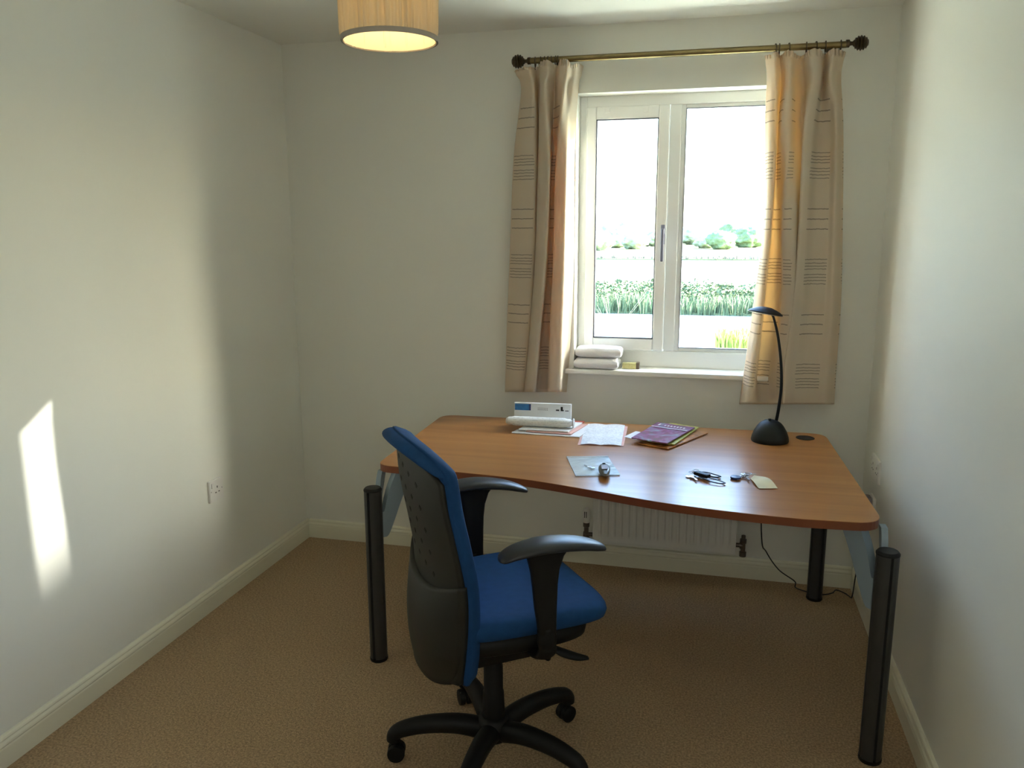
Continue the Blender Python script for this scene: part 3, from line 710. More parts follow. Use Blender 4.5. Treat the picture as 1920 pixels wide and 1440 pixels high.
# ------------------------------------------------------------------ curtains
def curtain(name, label, levels, mname, cols, v3, v8, hemw):
    """levels: list of (pixel row, [(pixel column, depth y)...]) - each level has the same number of knots; cloth is lofted between the rows"""
    rows = []
    for py, kn in levels:
        rows.append([at(k[0], py+(k[2] if len(k) > 2 else 0), 1, -.095+(k[1]+.095)*1.35+.008) for k in kn])
    NK = len(rows[0]); nu = 16
    dense = [crom(r, nu) for r in rows]; NU = len(dense[0])
    cols_v = []
    for i in range(NU): cols_v.append(crom([dense[k][i] for k in range(len(rows))], 14))
    NV = len(cols_v[0])
    # cloth u from arc length on the middle row
    mid = NV//2; arc = [0]
    for i in range(1, NU): arc.append(arc[-1]+(cols_v[i][mid]-cols_v[i-1][mid]).length)
    bm = B()
    for i in range(NU):
        for j in range(NV):
            v = j/(NV-1); p_ = cols_v[i][j]
            hd_ = max(0, 1-v/.065)
            p_.y += .010*hd_**.5*math.sin(arc[i]*215+1.5*math.sin(arc[i]*37)) if hd_ > 0 else 0
            p_.y += .0025*noise.noise(Vector((arc[i]*9, p_.z*3, 3)))
    f = lambda u, v: cols_v[round(u*(NU-1))][round(v*(NV-1))]
    grid(bm, f, NU, NV, lambda u, v: (round(u*(NU-1))/nu*.1, cols_v[round(u*(NU-1))][round(v*(NV-1))].z))
    m = curtain_mat(mname, cols, v3, v8)
    o = obj(name, bm, m, None, True)
    sm = o.modifiers.new('thick', 'SOLIDIFY'); sm.thickness = .0016; sm.offset = 0
    print(name, 'arc', [round(arc[min(NU-1, k*nu)], 3) for k in range(NK)])
    return o
a, b_ = -.055, -.125
LV = [
 (119, [(964, -.085, 14), (978, -.10, 8), (994, -.112, 6), (1006, -.09, 8), (1016, -.12, -4), (1028, -.128, -6), (1042, -.10, 3), (1052, -.122, -7), (1064, -.130, -7), (1072, -.105, 3), (1082, -.095, 0), (1094, -.034, 4)]),
 (140, [(968, -.083), (982, -.10), (996, -.110), (1005, -.078), (1014, -.10), (1027, -.12), (1040, -.09), (1050, -.115), (1062, -.125), (1070, -.09), (1080, -.08), (1090, -.034)]),
 (172, [(977, -.08), (990, -.10), (1002, -.105), (1008, -.068), (1013, -.105), (1024, -.122), (1039, -.07), (1047, -.115), (1058, -.130), (1063, -.08), (1074, -.07), (1084, -.034)]),
 (300, [(963, -.075), (982, -.095), (1003, -.10), (1011, -.06), (1010, -.105), (1030, -.130), (1034, -.055), (1044, -.06), (1043, -.12), (1062, -.130), (1066, -.07), (1077, -.034)]),
 (480, [(956, -.07), (975, -.092), (999, -.095), (1008, -.055), (1004, -.105), (1024, -.130), (1028, -.055), (1042, -.055), (1038, -.12), (1058, -.130), (1064, -.07), (1076, -.034)]),
 (630, [(950, -.07), (968, -.092), (990, -.09), (999, -.055), (993, -.105), (1012, -.128), (1016, -.055), (1034, -.055), (1031, -.12), (1053, -.130), (1060, -.065), (1070, -.034)]),
 (735, [(947, -.07), (962, -.090), (980, -.085), (990, -.055), (983, -.105), (1003, -.125), (1008, -.055), (1030, -.055), (1028, -.12), (1050, -.132), (1054, -.07), (1062, -.034)]),
]
cl = curtain('curtain', '', LV, 'cream_curtain_left', [(.10, .092), (.67, .075)], [2.024, 1.603, 1.186], [1.82, 1.398, .982], .05)
tag(cl, 'cream curtain with brown dashes hanging left of the window', 'curtain', 'pair of window curtains')
RV = [
 (98, [(1434, -.09, 6), (1446, -.108, 4), (1456, -.118, -1), (1464, -.09, 6), (1474, -.118, -3), (1484, -.122, -3), (1496, -.09, 6), (1506, -.082, 6), (1518, -.122, -5), (1537, -.124, -6), (1546, -.085, 4), (1559, -.118, -6), (1572, -.112, -6), (1586, -.10, 0)]),
 (120, [(1436, -.085), (1446, -.105), (1455, -.115), (1463, -.08), (1474, -.11), (1483, -.118), (1494, -.085), (1505, -.07), (1520, -.12), (1537, -.115), (1546, -.07), (1558, -.11), (1570, -.10), (1580, -.08)]),
 (150, [(1438, -.08), (1448, -.108), (1457, -.115), (1465, -.07), (1474, -.11), (1483, -.12), (1493, -.07), (1508, -.06), (1522, -.12), (1538, -.112), (1544, -.06), (1554, -.11), (1567, -.10), (1577, -.075)]),
 (240, [(1434, -.07), (1443, -.112), (1455, -.118), (1459, -.055), (1464, -.112), (1482, -.12), (1494, -.06), (1507, -.055), (1507, -.118), (1524, -.11), (1534, -.065), (1556, -.07), (1568, -.10), (1581, -.07)]),
 (400, [(1434, -.065), (1438, -.110), (1448, -.118), (1450, -.05), (1462, -.05), (1468, -.115), (1490, -.12), (1499, -.055), (1499, -.112), (1512, -.108), (1528, -.075), (1552, -.072), (1566, -.092), (1580, -.065)]),
 (560, [(1414, -.06), (1424, -.108), (1434, -.112), (1434, -.048), (1462, -.048), (1466, -.10), (1488, -.115), (1492, -.055), (1488, -.112), (1503, -.105), (1520, -.08), (1545, -.078), (1562, -.09), (1577, -.065)]),
 (690, [(1396, -.055), (1408, -.10), (1420, -.105), (1420, -.05), (1440, -.05), (1456, -.08), (1470, -.105), (1476, -.058), (1471, -.108), (1490, -.10), (1510, -.085), (1535, -.082), (1552, -.09), (1568, -.065)]),
 (758, [(1386, -.055), (1400, -.098), (1412, -.095), (1424, -.06), (1442, -.06), (1454, -.085), (1466, -.10), (1473, -.06), (1468, -.108), (1488, -.098), (1508, -.088), (1532, -.084), (1549, -.088), (1564, -.065)]),
]
cr = curtain('curtain', '', RV, 'cream_curtain_right', [(.09, .08), (.355, .062), (.54, .03), (1.01, .10), (1.30, .012)], [2.014, 1.594, 1.168], [1.805, 1.384, .952], .05)
tag(cr, 'cream curtain with brown dashes right of the window, glowing amber where daylight comes through', 'curtain', 'pair of window curtains')

M_band = mat('shade_band', (.42, .38, .32), .9, vary=(40, .05))
# ------------------------------------------------------------------ pendant lamp
LX, LY, LZ = 1.245, -1.75, 1.982; LR = .107
t = thing('pendant_lampshade', 'pleated cream drum lampshade hanging from the ceiling, lit warm inside', 'ceiling light', (LX, LY, LZ)); pend = t
bm = B(); NP = 360; seedv = [random.random() for _ in range(64)]
def shd(off):
    def f(u, v):
        a = 2*PI*u; ple = (.0040+.0018*math.sin(a*13))*math.sin(a*44+1.6*math.sin(a*7)+1.1*v*math.sin(a*5))*min(1, v*14)*min(1, (1-v)*14)+.0018*noise.noise(Vector((math.cos(a)*6, math.sin(a)*6, v*.6)))
        r = LR*(1-.03*(1-v)*0+.04*v)-off+ple
        return Vector((LX+r*math.cos(a), LY+r*math.sin(a), LZ+.215*v))
    return f
grid(bm, shd(0), NP, 14, closeu=True); obj('shade', bm, M_shade, t, True)
for z0 in (LZ, LZ+.205):
    bm = B(); lathe(bm, [(LR+.0035, z0-.001), (LR+.0045, z0+.009), (LR+.0015, z0+.010), (LR-.001, z0-.001)], (LX, LY, 0), 64, cap=False)
    rb = obj('trim_band', bm, M_band, t, True)
bm = B(); M_liner = mat('shade_lining', (.86, .74, .42), .7, vary=(10, .02))
lathe(bm, [(LR-.003, LZ+.001), (LR-.003, LZ+.205)], (LX, LY, 0), 64, cap=False); obj('lining', bm, M_shade, t, True)
bm = B(); tube(bm, [(LX, LY, H), (LX, LY, LZ+.19)], .003, 8); lathe(bm, [(.0001, H-.0005), (.045, H-.001), (.04, H-.02), (.012, H-.035), (.0001, H-.036)], (LX, LY, 0), 24); obj('flex_and_rose', bm, M_plastic, t, True, 40)
bm = B(); lathe(bm, [(.0001, LZ+.195), (.018, LZ+.195), (.018, LZ+.155), (.014, LZ+.15)], (LX, LY, 0), 20)
for k in range(3):
    a = 2*PI*k/3; tube(bm, [(LX+.015*math.cos(a), LY+.015*math.sin(a), LZ+.185), (LX+(LR-.004)*math.cos(a), LY+(LR-.004)*math.sin(a), LZ+.2)], .0015, 6)
obj('lamp_holder', bm, M_plastic, t, True, 40)
M_bulb = mat('warm_bulb', (.9, .8, .6), .4, **{'Emission Color': (1, .72, .36, 1), 'Emission Strength': 3.0})
bm = B(); lathe(bm, [(.0001, LZ+.085), (.012, LZ+.088), (.024, LZ+.10), (.028, LZ+.115), (.022, LZ+.135), (.013, LZ+.152), (.0001, LZ+.153)], (LX, LY, 0), 24); obj('bulb', bm, M_bulb, t, True)
bl = light('pendant_bulb_light', 'POINT', (LX, LY, LZ+.068), .85, (1, .80, .48), shadow_soft_size=.012)

# ------------------------------------------------------------------ desk lamp
t = thing('desk_lamp', 'black desk lamp with dome base, curved stem and flat saucer head', 'lamp', (2.231, -.335, DT)); dl = t
bm = B(); lathe(bm, [(.0001, DT), (.071, DT), (.0725, DT+.006), (.070, DT+.02), (.062, DT+.042), (.050, DT+.062), (.040, DT+.073), (.026, DT+.082), (.012, DT+.086), (.0001, DT+.087)], (2.231, -.335, 0), 48); obj('dome_base', bm, M_lampblk, t, True, 60)
bm = B(); lathe(bm, [(.0001, DT+.0835), (.006, DT+.088), (.006, DT+.092), (.0001, DT+.093)], (2.225, -.345, 0), 16); obj('switch_button', bm, M_lampblk, t, True)
sp = crom([(2.250, -.325, DT+.065), (2.2575, -.33, .86), (2.262, -.335, .95), (2.255, -.338, 1.05), (2.238, -.34, 1.15), (2.220, -.34, 1.215), (2.212, -.34, 1.232)], 8)
bm = B(); tube(bm, sp, [.0065-.0022*min(1, i/len(sp)) for i in range(len(sp))], 10); obj('stem', bm, M_lampblk, t, True)
rot = Matrix.Rotation(math.radians(9), 3, 'Y') @ Matrix.Rotation(math.radians(-6), 3, 'X')
bm = B(); hc = Vector((2.186, -.355, 1.243)); rings = []
for k in range(13):
    s = k/12; aa = -1+2*s
    pass
rings = lathe(bm, [(.0001, .020), (.02, .0185), (.04, .012), (.055, .005), (.066, -.003), (.065, -.006), (.05, -.008), (.046, -.0055), (.0001, -.0055)], hc, 48, 'z', rot); obj('lamp_head', bm, M_lampblk, t, True, 50)
M_diff = mat('lamp_reflector', (.6, .6, .6), .3, metal=.5, vary=(10, .03))
bm = B(); lathe(bm, [(.0001, -.006), (.045, -.0065), (.045, -.0085), (.0001, -.0095)], hc, 40, 'z', rot); ld = obj('lamp_lens', bm, M_diff, t, True, 50); ld['label'] = 'silvery lens under the head'
# cord
t = thing('lamp_cord', 'thin black cord drooping from the desk and along the floor at the wall', 'cord', (2.4, -.1, 0))
P_ = crom([(2.20, -.36, DT-DTH-.012), at(1428, 1005, 1, -.36), at(1437, 1035, 1, -.27), at(1460, 1068, 1, -.17), at(1490, 1090, 1, -.10), (2.395, -.085, .010), (2.45, -.105, .0035), (2.503, -.115, .0035), (2.545, -.09, .004), (2.565, -.06, .006), (2.60, -.085, .0045), (2.618, -.12, .004), (2.6235, -.135, .10), (2.6235, -.19, .30), (2.62, -.245, .44), (2.606, -.25, .462)], 10)
bm = B(); tube(bm, [Vector((q.x, q.y, max(.0028, q.z))) for q in P_], .0026, 8); obj('cable', bm, M_cable, t, True)

# ------------------------------------------------------------------ things on the desk
def mark_mat(name, base, mark, scale, axis_v=True, amt=.5, thr=.55):
    """faint unreadable print: rows of broken fine marks"""
    m = bpy.data.materials.new(name); m.use_nodes = True; n = m.node_tree; b = n.nodes['Principled BSDF']; b.inputs['Roughness'].default_value = .65
    tc = n.nodes.new('ShaderNodeTexCoord'); sp_ = n.nodes.new('ShaderNodeSeparateXYZ'); n.links.new(tc.outputs['Object'], sp_.inputs[0])
    row = math_node(n, 'LESS_THAN', math_node(n, 'FRACT', math_node(n, 'MULTIPLY', sp_.outputs[1 if axis_v else 2], scale)), .38)
    nz = n.nodes.new('ShaderNodeTexNoise'); nz.inputs['Scale'].default_value = 120; n.links.new(tc.outputs['Object'], nz.inputs[0])
    k = math_node(n, 'MULTIPLY', math_node(n, 'MULTIPLY', row, math_node(n, 'GREATER_THAN', nz.outputs['Fac'], thr)), amt)
    mx = n.nodes.new('ShaderNodeMixRGB'); mx.inputs[1].default_value = base; mx.inputs[2].default_value = mark; n.links.new(k, mx.inputs[0]); n.links.new(mx.outputs[0], b.inputs['Base Color'])
    return m
M_print = mark_mat('printed_letter', (.80, .81, .82, 1), (.30, .32, .36, 1), 90, thr=.5)
Z0 = DT+.0002
# paper pile at the back left
def top_sheet(name, label, cat, quad, z, th, m, wav=0, seed=0, group=None, nu=10):
    bm = B(); sheet(bm, quad, z, th, wav, nu, nu, seed); o = obj(name, bm, m, None, True, 40); settle(o); tag(o, label, cat, group); return o
top_sheet('envelope', 'white envelope at the bottom of the post pile on the desk', 'envelope', [(1.205, -.452), (1.488, -.462), (1.525, -.27), (1.245, -.26)], Z0, .004, M_paper, .001)
top_sheet('envelope', 'red-edged envelope sticking out right of the post pile', 'envelope', [(1.262, -.440), (1.452, -.447), (1.492, -.262), (1.30, -.255)], Z0+.0062, .0035, M_pink, .001, 2)
top_sheet('envelope', 'white envelope directly under the wrapped roll on the post pile', 'envelope', [(1.232, -.435), (1.438, -.432), (1.470, -.268), (1.265, -.262)], Z0+.0118, .005, M_paper, .0008, 4)
top_sheet('greeting_card', 'small bright red card behind the post pile', 'card', [(1.400, -.258), (1.462, -.252), (1.468, -.19), (1.408, -.19)], Z0+.0002, .004, M_red, .001, 4)
# leaflet box standing behind
t = thing('carton', 'white carton with blue label standing upright behind the wrapped roll', 'box', (1.305, -.305, Z0+.02))
q0 = Matrix.Translation((1.305, -.310, Z0+.0185)) @ Matrix.Rotation(math.radians(3), 4, 'Z') @ Matrix.Rotation(math.radians(-7), 4, 'X')
bm = B(); box(bm, -.122, .122, -.008, .014, 0, .082, q0, bev=.001); obj('carton_body', bm, M_paper, t)
bm = B(); box(bm, -.119, -.052, -.0092, -.0078, .050, .077, q0); lb = obj('blue_label', bm, mat('blue_print', (.03, .17, .42), .5, vary=(60, .2)), t)
bm = B(); box(bm, -.058, -.050, -.0094, -.0079, .050, .077, q0); obj('label_stripe', bm, M_navy, t)
bm = B(); 
for x0, x1, z0, z1 in ((.078, .087, .052, .070), (.086, .091, .052, .058), (.058, .072, .052, .058), (.097, .112, .052, .055)): box(bm, x0, x1, -.0092, -.0078, z0, z1, q0)
obj('logo_print', bm, M_hole, t)
bm = B()
for k in range(7): box(bm, -.02+k*.0065, -.016+k*.0065, -.0090, -.0078, .053, .056, q0); box(bm, -.02+k*.0065, -.0165+k*.0065, -.0090, -.0078, .060, .063, q0)
obj('small_print', bm, M_grey, t)
# rolled post in wrapper
t = thing('wrapped_magazine_roll', 'long white paper roll lying across the front of the post pile', 'roll', (1.305, -.385, Z0+.018))
bm = B(); rings = []; a0, a1 = Vector((1.166, -.388, Z0+.038)), Vector((1.446, -.372, Z0+.037)); dv = (a1-a0).normalized(); sdv = Vector((-dv.y, dv.x, 0))
for i in range(25):
    s = i/24; c = a0.lerp(a1, s); k = 1 if 2 < i < 22 else (.85 if i in (1, 2, 22, 23) else .55)
    rings.append([bm.verts.new(c+sdv*(.029*k*math.cos(q)*(1+.05*noise.noise(Vector((i*.5, q, 1)))))+Vector((0, 0, .0195*k*math.sin(q)*(1+.08*noise.noise(Vector((i*.7, q, 5))))))) for q in [2*PI*j/20 for j in range(20)]])
for a, b in zip(rings, rings[1:]):
    for k in range(20): bm.faces.new((a[k], a[(k+1) % 20], b[(k+1) % 20], b[k]))
bm.faces.new(rings[0]); bm.faces.new(rings[-1]); obj('paper_roll', bm, mark_mat('roll_print', (.74, .75, .72, 1), (.45, .46, .44, 1), 140, False, .5, .5), t, True)
bm = B(); torus(bm, (0, 0, 0), .017, .0035, 'x', 20, 8); bm.transform(Matrix.Translation((1.449, -.372, Z0+.037)) @ Matrix.Rotation(.06, 4, 'Z')); torus(bm, (1.451, -.372, Z0+.036), .009, .003, 'x', 16, 6)
obj('twisted_end', bm, M_paper, t, True)
# letter
top_sheet('document_sheet', 'pink-edged sheet lying under the creased white letter', 'paper', [(1.500, -.573), (1.676, -.548), (1.660, -.226), (1.474, -.240)], Z0, .0006, M_pink, .0005, 5)
bm = B()
def lf(k):
    def g(u, v):
        q = [Vector((1.510, -.568, 0)), Vector((1.667, -.552, 0)), Vector((1.646, -.218, 0)), Vector((1.482, -.236, 0))]
        p_ = q[0].lerp(q[1], u).lerp(q[3].lerp(q[2], u), v); e = .006*(1-min(1, abs(abs(v-.5)-.17)/.17))*.5+.004*abs(math.sin(u*PI*2))*(.4+.6*abs(v-.5)*2)
        return Vector((p_.x, p_.y, Z0+.0022+k*.0005+e))
    return g
nu = 24; A_ = grid(bm, lf(0), nu, nu); B__ = grid(bm, lf(1), nu, nu)
ed = [(i, 0) for i in range(nu)]+[(nu-1, j) for j in range(1, nu)]+[(i, nu-1) for i in range(nu-2, -1, -1)]+[(0, j) for j in range(nu-2, 0, -1)]
for k in range(len(ed)):
    (i, j), (i2, j2) = ed[k], ed[(k+1) % len(ed)]; bm.faces.new((A_[i][j], A_[i2][j2], B__[i2][j2], B__[i][j]))
o = obj('letter', bm, M_print, None, True, 50); settle(o); tag(o, 'creased white printed letter lying in the middle of the desk back', 'paper')
# card and magazines
top_sheet('postcard', 'white card peeking out left of the magazines', 'card', [(1.662, -.405), (1.715, -.44), (1.765, -.33), (1.700, -.305)], Z0, .0008, M_paper, .0005, 7)
def mag_mat():
    m = bpy.data.materials.new('purple_magazine_cover'); m.use_nodes = True; n = m.node_tree; b = n.nodes['Principled BSDF']; b.inputs['Roughness'].default_value = .3
    tc = n.nodes.new('ShaderNodeTexCoord'); nz = n.nodes.new('ShaderNodeTexNoise'); nz.inputs['Scale'].default_value = 16; nz.inputs['Detail'].default_value = 4; nz.inputs['Distortion'].default_value = 1.2
    r = n.nodes.new('ShaderNodeValToRGB'); e = r.color_ramp.elements; e[0].position = .32; e[0].color = (.10, .12, .10, 1); e[1].position = .72; e[1].color = (.52, .62, .70, 1)
    for p_, c in ((.42, (.22, .05, .13, 1)), (.52, (.30, .12, .26, 1)), (.62, (.20, .28, .32, 1))): x = e.new(p_); x.color = c
    n.links.new(tc.outputs['Object'], nz.inputs[0]); n.links.new(nz.outputs['Fac'], r.inputs[0]); n.links.new(r.outputs[0], b.inputs['Base Color']); return m
top_sheet('magazine', 'orange and dark magazine at the bottom of the magazine pile', 'magazine', [(1.722, -.508), (1.848, -.566), (1.992, -.282), (1.86, -.232)], Z0+.001, .004, mat('orange_cover', (.40, .16, .04), .3, vary=(30, .5)), .002, 1)
top_sheet('magazine', 'yellow-topped magazine in the middle of the magazine pile', 'magazine', [(1.735, -.48), (1.868, -.525), (1.955, -.222), (1.835, -.172)], Z0+.0080, .004, mat('yellow_cover', (.50, .46, .10), .3, vary=(35, .3)), .002, 3)
t = thing('magazine', 'purple and grey glossy magazine on top of the magazine pile', 'magazine', (1.83, -.36, Z0+.014))
MQ = [(1.700, -.492), (1.842, -.545), (1.938, -.268), (1.785, -.208)]
bm = B(); sheet(bm, MQ, Z0+.0155, .004, .004, 14, 14, 9); obj('cover', bm, mag_mat(), t, True, 50)
def onmag(u, v): 
    q = [Vector((x, y, 0)) for x, y in MQ]; return q[0].lerp(q[1], u).lerp(q[3].lerp(q[2], u), v)
bm = B(); sheet(bm, [tuple(onmag(.02, .70)[:2]), tuple(onmag(.99, .72)[:2]), tuple(onmag(.99, .745)[:2]), tuple(onmag(.02, .725)[:2])], Z0+.0240, .0004, 0, 4, 3); o = obj('title_rule', bm, M_paper, t)
bm = B()
for k in range(9):
    if k == 1: continue
    u = .12+.085*k; h = .85+.03*(k == 0)
    sheet(bm, [tuple(onmag(u, .81)[:2]), tuple(onmag(u+.045, .81)[:2]), tuple(onmag(u+.045, h+.02)[:2]), tuple(onmag(u, h+.02)[:2])], Z0+.0240, .0004, 0, 2, 2)
obj('title_print', bm, M_paper, t)
# zip bag with contents and grey device
t = thing('plastic_bag', 'flat clear plastic bag lying near the front edge of the desk', 'bag', (1.6, -.84, Z0))
BQ = [(1.560, -.978), (1.706, -.932), (1.634, -.710), (1.488, -.752)]
bm = B(); sheet(bm, BQ, Z0+.0004, .0022, .003, 16, 16, 11); obj('pouch', bm, M_bag, t, True, 60)
bm = B(); qb = [Vector((x, y, 0)) for x, y in BQ]
P_ = [tuple((qb[3].lerp(qb[2], u)+(qb[0]-qb[3])*.06+Vector((0, 0, Z0+.005)))) for u in (0, .5, 1)]; tube(bm, P_, .0011, 6); obj('zip_seal', bm, M_paper, t, True)
t = thing('small_keys', 'pair of small silver keys inside the clear plastic bag', 'keys', (1.6, -.88, Z0+.004))
for k, (x, y, a) in enumerate(((1.592, -.868, 2.5), (1.606, -.885, 2.9))):
    bm = B(); lathe(bm, [(.0001, 0), (.008, 0), (.008, .0015), (.0001, .0015)], (x, y, Z0+.0052+.0018*k), 16); dv = Vector((math.cos(a), math.sin(a), 0)); box(bm, .006, .028, -.0022, .0022, 0, .0013, Matrix.Translation((x, y, Z0+.0053+.0018*k)) @ Matrix.Rotation(a, 4, 'Z')); obj('key', bm, M_chrome, t)
t = thing('grey_remote', 'dark grey oval handheld device lying on the corner of the clear bag', 'remote control', (1.655, -.93, Z0+.007), math.radians(-76))
q0 = Matrix.Translation((1.652, -.935, Z0+.0065)) @ Matrix.Rotation(math.radians(-80), 4, 'Z')
bm = B(); NR = 18; rings = []
for i in range(NR+1):
    s = i/NR; x = -.058+.116*s; k = math.sin(PI*min(.97, max(.03, s)))**.42; wd = .0215*k*(1-.12*s); th = .013*k
    rings.append([bm.verts.new(q0 @ Vector((x, wd*math.copysign(abs(math.cos(q))**.7, math.cos(q)), .012+th*math.copysign(abs(math.sin(q))**.8, math.sin(q))))) for q in [2*PI*j/20 for j in range(20)]])
for a, b in zip(rings, rings[1:]):
    for k in range(20): bm.faces.new((a[k], a[(k+1) % 20], b[(k+1) % 20], b[k]))
bm.faces.new(rings[0]); bm.faces.new(rings[-1]); obj('body', bm, M_phone, t, True, 60)
bm = B(); lathe(bm, [(.0001, .024), (.0055, .024), (.0055, .0255), (.0001, .026)], q0 @ Vector((-.034, 0, 0)) , 16); obj('lens_button', bm, M_hole, t, True)
bm = B(); box(bm, -.012, .034, -.011, .011, .0243, .0257, q0, bev=.001); obj('button_panel', bm, M_grey, t)
# black fob keys
t = thing('key_bunch', 'bunch of keys with black lanyard loops near the front of the desk', 'keys', (1.975, -.89, Z0))
def c3(x, y, z): return Vector((x, y, Z0+z))
bm = B(); P_ = crom([c3(1.945, -.872, .010), c3(1.985, -.855, .010), c3(2.02, -.862, .006), c3(2.038, -.878, .005), c3(2.02, -.889, .005), c3(1.985, -.88, .008), c3(1.95, -.885, .012)], 8); tube(bm, P_, .0036, 8, flat=(1, .5))
P_ = crom([c3(1.955, -.885, .010), c3(1.995, -.935, .007), c3(2.03, -.955, .005), c3(2.052, -.948, .005), c3(2.035, -.925, .005), c3(1.995, -.905, .008)], 8); tube(bm, P_, .0032, 8, flat=(1, .5)); obj('lanyard_loop', bm, M_lampblk, t, True)
bm = B(); box(bm, -.028, .028, -.0115, .0115, 0, .013, Matrix.Translation((1.978, -.893, Z0+.006)) @ Matrix.Rotation(math.radians(-38), 4, 'Z'), bev=.004); obj('car_fob', bm, M_lampblk, t, True, 50)
bm = B(); torus(bm, (1.945, -.866, Z0+.010), .012, .0011, 'z', 24, 6); torus(bm, (1.958, -.858, Z0+.015), .012, .0011, 'z', 24, 6); obj('split_ring', bm, M_chrome, t, True)
for k, (x, y, a) in enumerate(((1.934, -.895, -.9), (1.948, -.905, -1.2))):
    bm = B(); lathe(bm, [(.0001, 0), (.0105, 0), (.0105, .002), (.0001, .002)], (x, y, Z0+.002+.003*k), 18); box(bm, .008, .036, -.003, .003, 0, .0018, Matrix.Translation((x, y, Z0+.0022+.003*k)) @ Matrix.Rotation(a, 4, 'Z')); obj('key', bm, M_chrome, t)
# silver keys with navy tag and cream label
t = thing('tagged_keys', 'keys with a navy tag and cream paper label on the desk right', 'keys', (2.12, -.88, Z0))
bm = B(); lathe(bm, [(.0001, 0), (.015, .0), (.018, .004), (.017, .009), (.0001, .011)], (2.088, -.878, Z0), 24); obj('navy_fob', bm, M_navy, t, True, 50)
for k, (x, y, a) in enumerate(((2.108, -.862, -1.9), (2.122, -.862, -1.35), (2.116, -.852, .3))):
    bm = B(); lathe(bm, [(.0001, 0), (.0115, 0), (.0115, .0022), (.0001, .0022)], (x, y, Z0+.003+.003*k), 18); box(bm, .008, .040, -.0034, .0034, 0, .002, Matrix.Translation((x, y, Z0+.0031+.003*k)) @ Matrix.Rotation(a, 4, 'Z')); obj('key', bm, M_chrome, t)
bm = B(); torus(bm, (2.128, -.852, Z0+.0135), .012, .0011, 'z', 24, 6); obj('split_ring', bm, M_chrome, t, True)
bm = B()
def tg(k):
    def g(u, v):
        q = [Vector((2.136, -.868, 0)), Vector((2.158, -.972, 0)), Vector((2.218, -.958, 0)), Vector((2.150, -.828, 0))]
        a_ = Vector((2.135, -.85, 0)); x = q[3].lerp(q[2], u); y = q[0].lerp(q[1], u)
        p_ = y.lerp(x, v); return Vector((p_.x+.012*math.sin(PI*u)*(v-.2), p_.y, Z0+.002+k*.0007+.012*math.sin(PI*u)**1.5*(.4+.6*v)))
    return g
A_ = grid(bm, tg(0), 12, 8); B__ = grid(bm, tg(1), 12, 8)
ed = [(i, 0) for i in range(12)]+[(11, j) for j in range(1, 8)]+[(i, 7) for i in range(10, -1, -1)]+[(0, j) for j in range(6, 0, -1)]
for k in range(len(ed)):
    (i, j), (i2, j2) = ed[k], ed[(k+1) % len(ed)]; bm.faces.new((A_[i][j], A_[i2][j2], B__[i2][j2], B__[i][j]))
obj('paper_label', bm, M_paperw, t, True, 60)

# ------------------------------------------------------------------ things on the sill
def cloth_fold(name, label, x0, x1, y0, y1, z0, h, layers, seed):
    bm = B()
    def f(u, v):
        a = 2*PI*v; e = 5; cx_, cz_ = math.cos(a), math.sin(a); r = (abs(cx_)**e+abs(cz_)**e)**(-1/e)
        x = x0+(x1-x0)*u; k = min(1, (1-abs(2*u-1)**8)*1.0+.0)**.5
        y = (y0+y1)/2+(y1-y0)/2*r*cx_*(.97+.05*noise.noise(Vector((u*4, v*3, seed)))); z = z0+h/2+h/2*r*cz_*(.55+.45*k)*(1 if cz_ < 0 else 1+.12*noise.noise(Vector((u*3, v*2, seed+4))))
        if cx_ < 0: y += .004*math.cos((z-z0)/h*2*PI*layers)
        return Vector((x+.004*noise.noise(Vector((z*40, y*40, seed))), y, max(z, z0)))
    vs = grid(bm, f, 30, 48); 
    bm.faces.new([vs[0][j] for j in range(47)]); bm.faces.new([vs[-1][j] for j in range(47)])
    bmesh.ops.remove_doubles(bm, verts=bm.verts[:], dist=1e-6)
    o = obj(name, bm, M_towel, None, True, 60); settle(o); tag(o, label, 'towel')
cloth_fold('folded_towel', 'folded white towel at the bottom of the pair on the windowsill', 1.390, 1.588, -.028, .088, WZ0+.0005, .047, 1, 1)
cloth_fold('folded_towel', 'folded white towel on top of the pair on the windowsill', 1.394, 1.600, -.012, .088, WZ0+.0495, .05, 1, 5)
t = thing('matchbox', 'small yellow carton with brown end on the windowsill right of the towels', 'box', (1.645, .045, WZ0))
bm = B(); box(bm, 1.603, 1.664, .028, .062, WZ0+.0005, WZ0+.026, bev=.001); obj('sleeve', bm, mark_mat('yellow_print', (.70, .62, .28, 1), (.40, .34, .12, 1), 120, False, .5, .5), t)
bm = B(); box(bm, 1.6642, 1.678, .028, .062, WZ0+.0005, WZ0+.028, bev=.001); obj('tray_end', bm, M_brown, t)

